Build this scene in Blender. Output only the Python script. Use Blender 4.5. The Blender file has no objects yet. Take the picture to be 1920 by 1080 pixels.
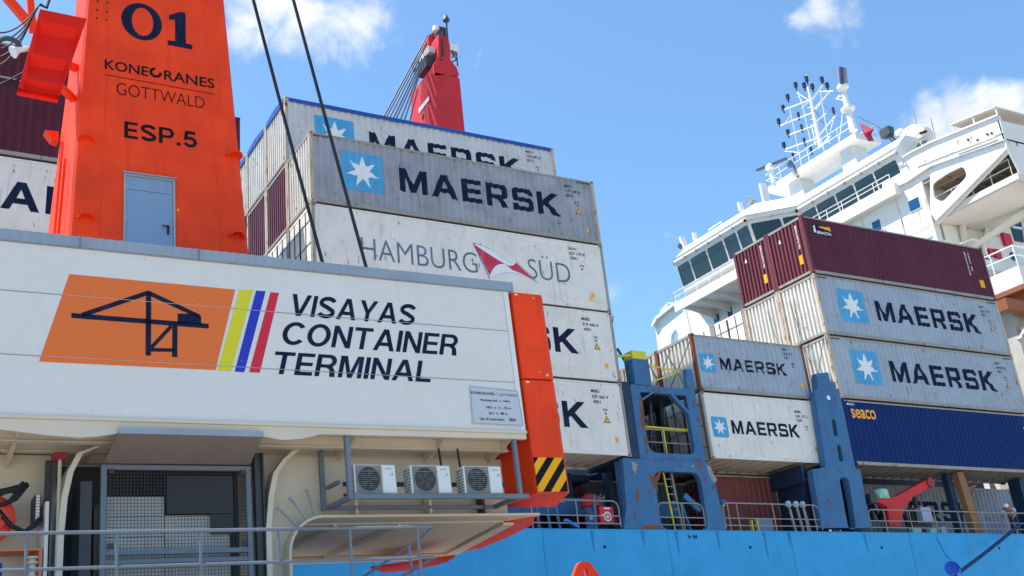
import bpy, bmesh, math, random
from mathutils import Vector, Matrix, geometry
from math import sin, cos, pi, radians
random.seed(7)
SC = bpy.context.scene
COL = SC.collection

# ------------------------------------------------------------------ camera
FPX, PPX, PPY = 2043.4, 823.478, 523.488          # focal length and principal point, in photo pixels
R3 = Matrix(((0.8906172620643004, 0.4410881874258651, -0.11064403927213776),
             (-0.4489278262914577, 0.8139665455322158, -0.36867637507111584),
             (-0.07255824759678409, 0.37802073179617574, 0.9229494173777714)))  # columns: right, forward, up
CAM = Vector((0, 0, 1.65))
cd = bpy.data.cameras.new('camera'); cam = bpy.data.objects.new('camera', cd); COL.objects.link(cam)
cd.sensor_width = 36; cd.lens = FPX / 1920 * 36
cd.shift_x = (960 - PPX) / 1920; cd.shift_y = (PPY - 540) / 1920
cd.clip_start = .1; cd.clip_end = 6000
M = Matrix.Identity(4)
for i in range(3):
    M[i][0] = R3[i][0]; M[i][1] = R3[i][2]; M[i][2] = -R3[i][1]; M[i][3] = CAM[i]
cam.matrix_world = M
SC.camera = cam

def ray(px, py):
    return R3 @ Vector(((px - PPX) / FPX, 1, -(py - PPY) / FPX))
def hit(px, py, axis, val):
    """world point of a photo pixel on the world plane axis = val"""
    d = ray(px, py); i = 'xyz'.index(axis)
    return CAM + d * ((val - CAM[i]) / d[i])

# ------------------------------------------------------------------ light
SUN = Vector((-0.37, 0.22, 0.90)).normalized()
SC.view_settings.view_transform = 'Standard'; SC.view_settings.look = 'None'
SC.view_settings.gamma = 1; SC.view_settings.exposure = .90
sl = bpy.data.lights.new('sun', 'SUN'); sl.energy = 4.6; sl.angle = radians(.5); sl.color = (1, .95, .88)
so = bpy.data.objects.new('sun', sl); COL.objects.link(so)
so.rotation_euler = SUN.to_track_quat('Z', 'Y').to_euler()

W = bpy.data.worlds.new('World'); SC.world = W; W.use_nodes = True
wt = W.node_tree; wt.nodes.clear()
def wn(t, **k):
    n = wt.nodes.new(t)
    for a, b in k.items(): setattr(n, a, b)
    return n
sky = wn('ShaderNodeTexSky', sky_type='NISHITA'); sky.sun_disc = False
sky.sun_elevation = math.asin(SUN.z); sky.sun_rotation = math.atan2(SUN.x, SUN.y)
sky.altitude = 0; sky.air_density = 1.0; sky.dust_density = .7; sky.ozone_density = 1.6
tc = wn('ShaderNodeTexCoord')
SKYS = .122
# clouds: soft clumps at fixed directions of the sky, broken up by noise
CLOUDS = [(455, 40, .030, 1), (500, 20, .045, 1), (560, 35, .05, 1.05), (610, 55, .035, .95), (650, 25, .05, .9), (700, 40, .03, .65),
          (1500, 45, .026, .8), (1545, 30, .03, .95), (1592, 38, .026, .8), (1540, 68, .022, .65),
          (1760, 222, .034, 1.0), (1815, 205, .038, 1.15), (1870, 195, .034, 1.0), (1690, 215, .014, .5), (1740, 235, .02, .7), (1835, 170, .016, .6),
          (445, 118, .012, .55), (885, 112, .014, .5), (1240, 433, .012, .5), (1222, 462, .010, .4), (1140, 540, .02, .3),
          (450, 75, .03, .9), (540, 70, .035, 1.0), (640, 70, .03, .8), (690, 20, .035, .8), (480, -30, .06, 1)]
nz = wn('ShaderNodeTexNoise'); nz.inputs['Scale'].default_value = 21; nz.inputs['Detail'].default_value = 12; nz.inputs['Roughness'].default_value = .66
nz.inputs['Distortion'].default_value = .4
wt.links.new(tc.outputs['Generated'], nz.inputs['Vector'])
# warp the direction a little so that the clumps are not round
nzw = wn('ShaderNodeTexNoise'); nzw.inputs['Scale'].default_value = 14; nzw.inputs['Detail'].default_value = 5
wt.links.new(tc.outputs['Generated'], nzw.inputs['Vector'])
vs = wn('ShaderNodeVectorMath', operation='SUBTRACT'); vs.inputs[1].default_value = (.5, .5, .5)
wt.links.new(nzw.outputs['Color'], vs.inputs[0])
vm = wn('ShaderNodeVectorMath', operation='SCALE'); vm.inputs['Scale'].default_value = .07
wt.links.new(vs.outputs[0], vm.inputs[0])
va = wn('ShaderNodeVectorMath', operation='ADD')
wt.links.new(tc.outputs['Generated'], va.inputs[0]); wt.links.new(vm.outputs[0], va.inputs[1])
acc = None
for px, py, rad, wgt in CLOUDS:
    d = ray(px, py).normalized()
    dn = wn('ShaderNodeVectorMath', operation='DISTANCE'); dn.inputs[1].default_value = d
    wt.links.new(va.outputs[0], dn.inputs[0])
    mr = wn('ShaderNodeMapRange', interpolation_type='SMOOTHSTEP')
    mr.inputs['From Min'].default_value = 0; mr.inputs['From Max'].default_value = rad * 1.25
    mr.inputs['To Min'].default_value = wgt; mr.inputs['To Max'].default_value = 0
    wt.links.new(dn.outputs['Value'], mr.inputs['Value'])
    if acc is None: acc = mr.outputs['Result']
    else:
        ad = wn('ShaderNodeMath', operation='MAXIMUM')
        wt.links.new(acc, ad.inputs[0]); wt.links.new(mr.outputs['Result'], ad.inputs[1]); acc = ad.outputs[0]
# mask = smoothstep(blob + (noise-.5)*k)
m1 = wn('ShaderNodeMath', operation='MULTIPLY_ADD'); m1.inputs[1].default_value = 1.5; m1.inputs[2].default_value = -.75
wt.links.new(nz.outputs['Fac'], m1.inputs[0])
m2 = wn('ShaderNodeMath', operation='ADD'); wt.links.new(m1.outputs[0], m2.inputs[0]); wt.links.new(acc, m2.inputs[1])
m3 = wn('ShaderNodeMapRange', interpolation_type='SMOOTHSTEP'); m3.inputs['From Min'].default_value = .25; m3.inputs['From Max'].default_value = 1.15
wt.links.new(m2.outputs[0], m3.inputs['Value'])
m4 = wn('ShaderNodeMath', operation='MINIMUM'); wt.links.new(acc, m4.inputs[0]); m4.inputs[1].default_value = 1
m5 = wn('ShaderNodeMath', operation='MULTIPLY'); wt.links.new(m3.outputs[0], m5.inputs[0])
m6 = wn('ShaderNodeMapRange'); m6.inputs['From Max'].default_value = .25; wt.links.new(acc, m6.inputs['Value'])
wt.links.new(m6.outputs[0], m5.inputs[1])
mx = wn('ShaderNodeMix', data_type='RGBA')
tint = wn('ShaderNodeMix', data_type='RGBA', blend_type='MULTIPLY'); tint.inputs['Factor'].default_value = 1
tint.inputs['B'].default_value = (.80, 1.04, 1.14, 1)
wt.links.new(sky.outputs['Color'], tint.inputs['A'])
wt.links.new(tint.outputs['Result'], mx.inputs['A'])
ccol = wn('ShaderNodeMix', data_type='RGBA'); ccol.inputs['A'].default_value = (5.2, 5.25, 5.3, 1); ccol.inputs['B'].default_value = (3.0, 3.4, 3.9, 1)
cr = wn('ShaderNodeMapRange'); cr.inputs['From Min'].default_value = .38; cr.inputs['From Max'].default_value = .68; wt.links.new(nzw.outputs['Fac'], cr.inputs['Value'])
wt.links.new(cr.outputs[0], ccol.inputs['Factor']); wt.links.new(ccol.outputs['Result'], mx.inputs['B'])
wt.links.new(m5.outputs[0], mx.inputs['Factor'])
bg = wn('ShaderNodeBackground'); bg.inputs['Strength'].default_value = SKYS
wt.links.new(mx.outputs['Result'], bg.inputs['Color'])
wo = wn('ShaderNodeOutputWorld'); wt.links.new(bg.outputs[0], wo.inputs['Surface'])

# ------------------------------------------------------------------ materials
MATS = {}
def mat(name, col, rough=.55, metal=0., var=.12, streak=.25, streakcol=(.10, .085, .07), rust=0., spec=.4, scale=1., stretch=.12, bump=0.):
    """painted steel: base colour, slight fading, dirt streaks running down, rust patches"""
    if name in MATS: return MATS[name]
    m = bpy.data.materials.new(name); m.use_nodes = True; nt = m.node_tree; b = nt.nodes['Principled BSDF']
    b.inputs['Roughness'].default_value = rough; b.inputs['Metallic'].default_value = metal
    b.inputs['Specular IOR Level'].default_value = spec
    def N(t, **k):
        n = nt.nodes.new(t)
        for a, v in k.items(): setattr(n, a, v)
        return n
    L = nt.links.new
    t = N('ShaderNodeTexCoord'); oi = N('ShaderNodeObjectInfo')
    off = N('ShaderNodeVectorMath', operation='SCALE'); off.inputs['Scale'].default_value = 37
    cx = N('ShaderNodeCombineXYZ')
    for i in range(3): L(oi.outputs['Random'], cx.inputs[i])
    L(cx.outputs[0], off.inputs[0])
    ad = N('ShaderNodeVectorMath', operation='ADD'); L(t.outputs['Object'], ad.inputs[0]); L(off.outputs[0], ad.inputs[1])
    def noise(sc, det, st=1.):
        mp = N('ShaderNodeMapping'); mp.inputs['Scale'].default_value = (1, 1, st); L(ad.outputs[0], mp.inputs['Vector'])
        n = N('ShaderNodeTexNoise'); n.inputs['Scale'].default_value = sc; n.inputs['Detail'].default_value = det
        n.inputs['Roughness'].default_value = .6; L(mp.outputs[0], n.inputs['Vector']); return n.outputs['Fac']
    def ramp(f, a, bb, lo=0., hi=1.):
        r = N('ShaderNodeMapRange'); r.inputs['From Min'].default_value = a; r.inputs['From Max'].default_value = bb
        r.inputs['To Min'].default_value = lo; r.inputs['To Max'].default_value = hi; L(f, r.inputs['Value']); return r.outputs[0]
    cur = None
    base = N('ShaderNodeRGB'); base.outputs[0].default_value = (*col, 1); cur = base.outputs[0]
    if var:
        f = ramp(noise(.9 * scale, 4), .3, .7, 1 - var, 1 + var * .6)
        h = N('ShaderNodeVectorMath', operation='SCALE'); L(cur, h.inputs[0]); L(f, h.inputs['Scale']); cur = h.outputs[0]
    def mix(fac, c):
        nonlocal cur
        x = N('ShaderNodeMix', data_type='RGBA'); L(fac, x.inputs['Factor']); L(cur, x.inputs['A']); x.inputs['B'].default_value = (*c, 1); cur = x.outputs['Result']
    if streak:
        mix(ramp(noise(7 * scale, 5, stretch), .56, .78, 0, streak), streakcol)
        mix(ramp(noise(2.2 * scale, 6, .6), .55, .8, 0, streak * .6), streakcol)
    if rust:
        mix(ramp(noise(5 * scale, 7, .45), .66 - rust * .25, .74 - rust * .2, 0, .9), (.16, .055, .022))
        mix(ramp(noise(17 * scale, 5, .8), .69 - rust * .1, .74 - rust * .1, 0, .8), (.07, .03, .02))
    L(cur, b.inputs['Base Color'])
    if rough < .9:
        L(ramp(noise(3 * scale, 5), .3, .7, rough - .08, min(1, rough + .14)), b.inputs['Roughness'])
    if bump:
        bp = N('ShaderNodeBump'); bp.inputs['Strength'].default_value = bump; bp.inputs['Distance'].default_value = .02
        L(noise(1.3, 3), bp.inputs['Height']); L(bp.outputs[0], b.inputs['Normal'])
    MATS[name] = m; return m

WHITE = mat('white_paint', (.78, .77, .74), .5, streak=.10, var=.05)
REEF = mat('reefer_white', (.76, .73, .67), .5, spec=.25, streak=.5, var=.08, rust=.10, stretch=.07, streakcol=(.30, .27, .22))
GREY = mat('container_grey', (.33, .345, .38), .55, spec=.25, streak=.62, rust=.08, var=.18, stretch=.06, streakcol=(.11, .11, .12))
GREYB = mat('container_blue_grey', (.36, .42, .49), .55, spec=.25, streak=.45, rust=.16, stretch=.07, streakcol=(.10, .09, .10))
LGREY = mat('container_light_grey', (.58, .585, .58), .55, spec=.25, streak=.4, rust=.08, stretch=.07, streakcol=(.2, .18, .16))
PALE = mat('container_pale_end', (.66, .64, .58), .6, spec=.2, streak=.5, rust=.12, streakcol=(.22, .17, .12))
MAROON = mat('container_maroon', (.150, .030, .043), .5, streak=.22, rust=.02, streakcol=(.20, .09, .10))  # brighter tone, set from maroon ends in the sun
DMAROON = mat('container_dark_and_shaded_maroon', (.098, .021, .036), .55, spec=.15, streak=.25, stretch=.06, streakcol=(.16, .06, .08))  # dark maroon boxes, and the shade painted into red-ended containers' long sides
NAVY = mat('container_navy', (.006, .026, .125), .5, spec=.08, streak=.12, streakcol=(.02, .04, .12))
RUSTY = mat('rusty_post', (.50, .42, .33), .7, streak=.5, rust=.42)
RUSTRED = mat('rusty_red_post', (.24, .07, .045), .8, streak=.4, rust=.9)
STEEL = mat('worn_steel', (.32, .30, .27), .6, streak=.4, rust=.25)
DARK = mat('dark_gap', (.02, .02, .022), .8, streak=0, var=.1)
INK = mat('navy_ink', (.006, .013, .040), .6, spec=.15, streak=.10, streakcol=(.25, .25, .26), var=.1)
INKB = mat('black_ink', (.006, .007, .012), .6, spec=.15, streak=0, var=.1)
TEAL = mat('grey_blue_ink', (.10, .17, .22), .5, streak=.3, streakcol=(.5, .5, .5))
STARB = mat('star_panel_blue', (.075, .36, .62), .5, streak=.3, streakcol=(.25, .36, .44))
STARW = mat('star_white', (.78, .80, .80), .5, streak=.1, var=.04)
REDP = mat('emblem_red', (.58, .03, .075), .5, streak=.25, streakcol=(.7, .55, .55))
YEL = mat('safety_yellow', (.72, .62, .03), .5, streak=.15)
AMBER = mat('amber', (.95, .43, .010), .5, spec=.2, streak=.1)
TARP = mat('tarpaulin_blue', (.014, .075, .34), .5, streak=.2, streakcol=(.05, .12, .35), bump=.5)
ORANGE = mat('crane_orange', (.90, .058, .008), .48, spec=.22, streak=.5, streakcol=(.50, .035, .01), var=.20, stretch=.07, bump=.15)
ORANGEF = mat('light_orange_panel', (.80, .175, .042), .5, spec=.2, streak=.02, var=.03)
HOUSE = mat('house_white', (.72, .70, .665), .5, spec=.2, streak=.05, var=.03, bump=.12)
CREAM = mat('cream_paint', (.68, .60, .48), .55, spec=.2, streak=.12, var=.06, streakcol=(.35, .27, .2))
TRIM = mat('blue_grey_trim', (.30, .355, .42), .5, streak=.2, streakcol=(.12, .15, .2))
FRAME = mat('blue_grey_steel', (.17, .205, .25), .55, metal=0, spec=.25, streak=.2)
DFRAME = mat('dark_steel', (.05, .055, .062), .5, streak=.15)
DOORB = mat('door_blue_grey', (.21, .31, .45), .42, streak=.06, var=.04)
GALV = mat('galvanised_steel', (.36, .39, .42), .5, metal=.2, spec=.3, streak=.15)
RUBBER = mat('black_rubber', (.015, .015, .016), .6, streak=0, var=.1)
CABLE = mat('wire_rope_black', (.016, .018, .028), .5, streak=0, var=.1)
HULL = mat('hull_blue', (.034, .35, .69), .45, spec=.25, streak=.3, var=.10, stretch=.05, streakcol=(.02, .20, .44), bump=.5)
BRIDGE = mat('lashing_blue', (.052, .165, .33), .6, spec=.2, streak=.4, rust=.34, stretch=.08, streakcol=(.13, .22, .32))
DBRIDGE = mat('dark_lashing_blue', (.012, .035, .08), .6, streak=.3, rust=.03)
SHIPRED = mat('ship_crane_red', (.62, .032, .036), .5, spec=.25, streak=.15, streakcol=(.3, .03, .03))
SUPER = mat('superstructure_white', (.74, .73, .69), .5, spec=.25, streak=.22, var=.05, streakcol=(.48, .40, .3), rust=.02, bump=.1)
SUPERC = mat('superstructure_cream', (.66, .62, .55), .5, streak=.15, var=.05, streakcol=(.35, .28, .2))
BROWN = mat('rust_brown_paint', (.30, .10, .045), .6, streak=.3)
TAN = mat('tan_post', (.28, .14, .06), .7, streak=.4, rust=.2)
GREEN = mat('pale_green_machinery', (.28, .62, .48), .5, streak=.3)
BOX = mat('cabinet_white', (.60, .60, .58), .5, streak=.2)
ACW = mat('ac_white', (.74, .75, .72), .4, streak=.06, var=.03)
CONC = mat('quay_concrete', (.37, .325, .265), .9, streak=.2, scale=.2, stretch=1)
SEA = mat('sea_water', (.02, .07, .10), .12, streak=0, var=.15, bump=.6)
PLATE = mat('notice_plate', (.52, .56, .61), .4, streak=.02, var=.02)
BLUEP = mat('stripe_blue', (.018, .035, .46), .5, streak=0, var=.03)
REDS = mat('stripe_red', (.66, .014, .045), .5, streak=0, var=.03)
YELS = mat('stripe_yellow', (.70, .64, .015), .5, streak=0, var=.03)
RAILM = mat('railing_slate', (.155, .19, .235), .45, streak=.15)
ACG = mat('ac_grille_grey', (.22, .22, .21), .5, streak=.1)
RUSTM = mat('bare_rust', (.22, .085, .035), .9, streak=.5, streakcol=(.10, .04, .02), var=.3)
LBLUE = mat('rat_guard_blue', (.03, .12, .60), .5, streak=.1)
SKIN = mat('skin', (.38, .20, .13), .6, streak=0)
CLOTH = mat('work_shirt', (.46, .58, .70), .8, streak=0)
TROUS = mat('work_trousers', (.03, .04, .07), .8, streak=0)
FLAGM = mat('flag_crimson', (.30, .010, .045), .7, streak=0)

def glass(name, col, rough=.05):
    m = bpy.data.materials.new(name); m.use_nodes = True; b = m.node_tree.nodes['Principled BSDF']
    b.inputs['Base Color'].default_value = (*col, 1); b.inputs['Roughness'].default_value = rough
    b.inputs['Specular IOR Level'].default_value = .45
    return m
GLASS = glass('bridge_glass', (.010, .030, .045)); GLASSB = glass('cabin_glass_blue', (.008, .075, .19), .2)

# ------------------------------------------------------------------ mesh builder
class MB:
    def __init__(s): s.v = []; s.f = []; s.mi = []; s.m = 0; s.cut = []
    def add(s, vs, fs):
        o = len(s.v); s.cut.append((o, len(s.f))); s.v += [tuple(v) for v in vs]
        for f in fs: s.f.append(tuple(i + o for i in f)); s.mi.append(s.m)
        return s
    def box(s, x0, x1, y0, y1, z0, z1):
        if x1 < x0: x0, x1 = x1, x0
        if y1 < y0: y0, y1 = y1, y0
        if z1 < z0: z0, z1 = z1, z0
        return s.add([(x0, y0, z0), (x1, y0, z0), (x1, y1, z0), (x0, y1, z0), (x0, y0, z1), (x1, y0, z1), (x1, y1, z1), (x0, y1, z1)],
                     [(0, 3, 2, 1), (4, 5, 6, 7), (0, 1, 5, 4), (1, 2, 6, 5), (2, 3, 7, 6), (3, 0, 4, 7)])
    def hexa(s, p):      # 8 points: bottom ring, top ring
        return s.add(p, [(0, 3, 2, 1), (4, 5, 6, 7), (0, 1, 5, 4), (1, 2, 6, 5), (2, 3, 7, 6), (3, 0, 4, 7)])
    def bar(s, p, q, w, h=None, up=(0, 0, 1)):
        p, q = Vector(p), Vector(q); h = h or w; d = (q - p).normalized(); up = Vector(up)
        if abs(d.dot(up)) > .98: up = Vector((0, 1, 0))
        a = d.cross(up).normalized(); b = a.cross(d).normalized(); a *= w / 2; b *= h / 2
        return s.hexa([p - a - b, p + a - b, p + a + b, p - a + b, q - a - b, q + a - b, q + a + b, q - a + b])
    def tube(s, pts, r, n=8, r2=None, cap=True):
        pts = [Vector(p) for p in pts]; rings = []; L = len(pts); pv = None
        for i, p in enumerate(pts):
            d = (pts[min(i + 1, L - 1)] - pts[max(i - 1, 0)]).normalized()
            u = pv if pv is not None else (Vector((0, 0, 1)) if abs(d.z) < .9 else Vector((1, 0, 0)))
            a = d.cross(u)
            if a.length < 1e-6: a = d.orthogonal()
            a.normalize(); b = a.cross(d).normalized(); pv = b
            rr = r if r2 is None else r + (r2 - r) * i / (L - 1)
            rings.append([p + (a * cos(2 * pi * k / n) + b * sin(2 * pi * k / n)) * rr for k in range(n)])
        vs = [v for rg in rings for v in rg]; fs = []
        for i in range(L - 1):
            for k in range(n): fs.append((i * n + k, i * n + (k + 1) % n, (i + 1) * n + (k + 1) % n, (i + 1) * n + k))
        if cap: fs.append(tuple(range(n))[::-1]); fs.append(tuple((L - 1) * n + k for k in range(n)))
        return s.add(vs, fs)
    def plate(s, loops, org, ex, ey, t):
        """flat plate with holes: loops[0] outline, rest holes, 2D in (ex, ey) from org; thickness t along -(ex x ey)"""
        org, ex, ey = Vector(org), Vector(ex), Vector(ey); n = ex.cross(ey).normalized() * t
        vv = [[Vector((p[0], p[1], 0)) for p in lp] for lp in loops]
        tris = geometry.tessellate_polygon(vv)
        P2 = [p for lp in loops for p in lp]; N = len(P2)
        F = [org + ex * p[0] + ey * p[1] for p in P2]; B = [p - n for p in F]
        fs = []
        for a, b, c in tris:
            A, Bb, Cc = P2[a], P2[b], P2[c]
            ar = (Bb[0] - A[0]) * (Cc[1] - A[1]) - (Cc[0] - A[0]) * (Bb[1] - A[1])
            if abs(ar) < 1e-9: continue
            if ar < 0: a, b, c = a, c, b
            fs.append((a, b, c)); fs.append((a + N, c + N, b + N))
        o = 0
        for lp in loops:
            k = len(lp)
            for i in range(k):
                j = (i + 1) % k; fs.append((o + i, o + j, o + j + N, o + i + N))
            o += k
        return s.add(F + B, fs)
    def lathe(s, prof, c, ax=(0, 0, 1), n=16):
        ax = Vector(ax).normalized(); a = ax.orthogonal().normalized(); b = ax.cross(a); c = Vector(c)
        vs = [c + ax * h + (a * cos(2 * pi * k / n) + b * sin(2 * pi * k / n)) * r for r, h in prof for k in range(n)]
        fs = []
        for i in range(len(prof) - 1):
            for k in range(n): fs.append((i * n + k, i * n + (k + 1) % n, (i + 1) * n + (k + 1) % n, (i + 1) * n + k))
        fs.append(tuple(range(n))[::-1]); fs.append(tuple((len(prof) - 1) * n + k for k in range(n)))
        return s.add(vs, fs)
    def pieces(s):
        """one builder for every shape that was added"""
        out = []; e = s.cut + [(len(s.v), len(s.f))]
        for (v0, f0), (v1, f1) in zip(e, e[1:]):
            q = MB(); q.v = s.v[v0:v1]; q.f = [tuple(i - v0 for i in f) for f in s.f[f0:f1]]; q.mi = s.mi[f0:f1]; out.append(q)
        return out
    def build_each(s, name, mats, parent=None, **k):
        return [q.build(name, mats, parent, **k) for q in s.pieces()]
    def build(s, name, mats, parent=None, smooth=False, bevel=0.):
        me = bpy.data.meshes.new(name); me.from_pydata(s.v, [], s.f)
        if not isinstance(mats, (list, tuple)): mats = [mats]
        for m in mats: me.materials.append(m)
        if len(mats) > 1: me.polygons.foreach_set('material_index', s.mi)
        bm = bmesh.new(); bm.from_mesh(me); bmesh.ops.recalc_face_normals(bm, faces=bm.faces)
        bm.to_mesh(me); bm.free()
        if smooth: me.polygons.foreach_set('use_smooth', [True] * len(me.polygons))
        me.update()
        o = bpy.data.objects.new(name, me); COL.objects.link(o)
        if parent is not None: o.parent = parent
        if bevel:
            md = o.modifiers.new('bevel', 'BEVEL'); md.width = bevel; md.segments = 2; md.limit_method = 'ANGLE'
        return o

def tag(o, label=None, cat=None, group=None, kind=None):
    if label: o['label'] = label
    if cat: o['category'] = cat
    if group: o['group'] = group
    if kind: o['kind'] = kind
    return o
def thing(name, loc, label, cat, group=None, rot=None):
    o = bpy.data.objects.new(name, None); COL.objects.link(o); o.location = loc; o.empty_display_size = .3
    if rot: o.rotation_euler = rot
    return tag(o, label, cat, group)

# ------------------------------------------------------------------ lettering
_tc = {}
def text2d(s, bold=0.):
    """outline text as 2-D triangles, normalised to its bounding box 0..1"""
    if (s, bold) in _tc: return _tc[(s, bold)]
    cu = bpy.data.curves.new('t', 'FONT'); cu.body = s; cu.offset = bold; cu.resolution_u = 4; cu.fill_mode = 'FRONT'
    o = bpy.data.objects.new('t', cu); COL.objects.link(o)
    dg = bpy.context.evaluated_depsgraph_get(); me = bpy.data.meshes.new_from_object(o.evaluated_get(dg))
    vs = [(v.co.x, v.co.y) for v in me.vertices]; fs = [tuple(p.vertices) for p in me.polygons]
    bpy.data.objects.remove(o); bpy.data.curves.remove(cu); bpy.data.meshes.remove(me)
    x0 = min(v[0] for v in vs); x1 = max(v[0] for v in vs); y0 = min(v[1] for v in vs); y1 = max(v[1] for v in vs)
    vs = [((x - x0) / (x1 - x0), (y - y0) / (y1 - y0)) for x, y in vs]
    _tc[(s, bold)] = (vs, fs); return vs, fs
def text_in(s, x0, x1, y0, y1, bold=0., shear=0.):
    vs, fs = text2d(s, bold); h = y1 - y0
    return [(x0 + u * (x1 - x0 - shear * h) + shear * h * v, y0 + v * h) for u, v in vs], fs
def poly2(loops):
    P = [p for lp in loops for p in lp]
    t = geometry.tessellate_polygon([[Vector((p[0], p[1], 0)) for p in lp] for lp in loops])
    return P, [tuple(x) for x in t]
def join2(parts):
    V = []; F = []
    for v, f in parts:
        o = len(V); V += list(v); F += [tuple(i + o for i in x) for x in f]
    return V, F
def decal(name, V, F, parent, m, conv, breaks=None, yfun=None):
    """flat paint: 2-D polygons put on a surface by conv(s, t, y); breaks/yfun wrap it over corrugation"""
    bm = bmesh.new(); vv = [bm.verts.new((x, 0, y)) for x, y in V]
    for f in F:
        try: bm.faces.new([vv[i] for i in f])
        except ValueError: pass
    if breaks:
        xs = [v[0] for v in V]; lo, hi = min(xs), max(xs)
        for b in breaks:
            if lo < b < hi:
                bmesh.ops.bisect_plane(bm, geom=bm.verts[:] + bm.edges[:] + bm.faces[:], plane_co=(b, 0, 0), plane_no=(1, 0, 0), dist=1e-5)
    for v in bm.verts: v.co = conv(v.co.x, v.co.z, yfun(v.co.x) if yfun else 0.)
    bmesh.ops.recalc_face_normals(bm, faces=bm.faces)
    me = bpy.data.meshes.new(name); bm.to_mesh(me); bm.free(); me.materials.append(m)
    o = bpy.data.objects.new(name, me); COL.objects.link(o)
    if parent is not None: o.parent = parent
    return o
# heavy squared capitals drawn as polygons on a 0..1 high grid
def _arc(cx, cy, r, a0, a1, n=4): return [(cx + r * cos(radians(a0 + (a1 - a0) * i / n)), cy + r * sin(radians(a0 + (a1 - a0) * i / n))) for i in range(n + 1)]
def glyph(c):
    t = .235; h = .2
    if c == 'M': return 1.12, [[(0, 0), (t, 0), (t, .60), (.46, .0), (.66, .0), (1.12 - t, .60), (1.12 - t, 0), (1.12, 0), (1.12, 1), (.86, 1), (.56, .34), (.26, 1), (0, 1)]]
    if c == 'A': return 1.10, [[(0, 0), (.25, 0), (.345, .22), (.755, .22), (.85, 0), (1.10, 0), (.68, 1), (.42, 1)], [(.43, .42), (.67, .42), (.55, .74)]]
    if c == 'E': return .86, [[(0, 0), (.86, 0), (.86, h), (t, h), (t, .40), (.80, .40), (.80, .60), (t, .60), (t, 1 - h), (.86, 1 - h), (.86, 1), (0, 1)]]
    if c == 'R': return .98, [[(0, 0), (t, 0), (t, .34), (.46, .34), (.68, 0), (.96, 0), (.72, .365)] + _arc(.78, .56, .18, -80, 0, 3) + _arc(.78, .82, .18, 0, 90, 4) + [(0, 1)], [(t, .535)] + [(.66, .535), (.71, .575), (.71, .76), (.66, .80)] + [(t, .80)]]
    if c == 'S': return .94, [[(0, .0), (.76, 0)] + _arc(.76, .18, .18, -90, 0, 3) + _arc(.76, .42, .18, 0, 90, 3) + [(.27, .60), (.235, .64), (.235, .77), (.27, .80), (.68, .80), (.71, .77), (.71, .70), (.94, .70)] + _arc(.76, .82, .18, 0, 90, 3) + _arc(.18, .82, .18, 90, 180, 3) + _arc(.18, .58, .18, 180, 270, 3) + [(.67, .40), (.705, .36), (.705, .235), (.67, .20), (.27, .20), (.235, .23), (.235, .31), (0, .31)]]
    if c == 'K': return 1.04, [[(0, 0), (t, 0), (t, .36), (.33, .43), (.70, 0), (1.04, 0), (.52, .57), (1.0, 1), (.67, 1), (t, .62), (t, 1), (0, 1)]]
def thick(path, w):
    """outline of a centre line of even width"""
    P = [Vector(p) for p in path]; Lf = []; Rt = []
    for i, p in enumerate(P):
        d0 = (p - P[i - 1]).normalized() if i else (P[1] - p).normalized(); d1 = (P[i + 1] - p).normalized() if i < len(P) - 1 else d0
        n0 = Vector((-d0.y, d0.x)); n1 = Vector((-d1.y, d1.x)); m = (n0 + n1).normalized(); k = w / 2 / max(.5, m.dot(n0))
        Lf.append(tuple(p + m * k)); Rt.append(tuple(p - m * k))
    return Lf + Rt[::-1]
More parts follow.
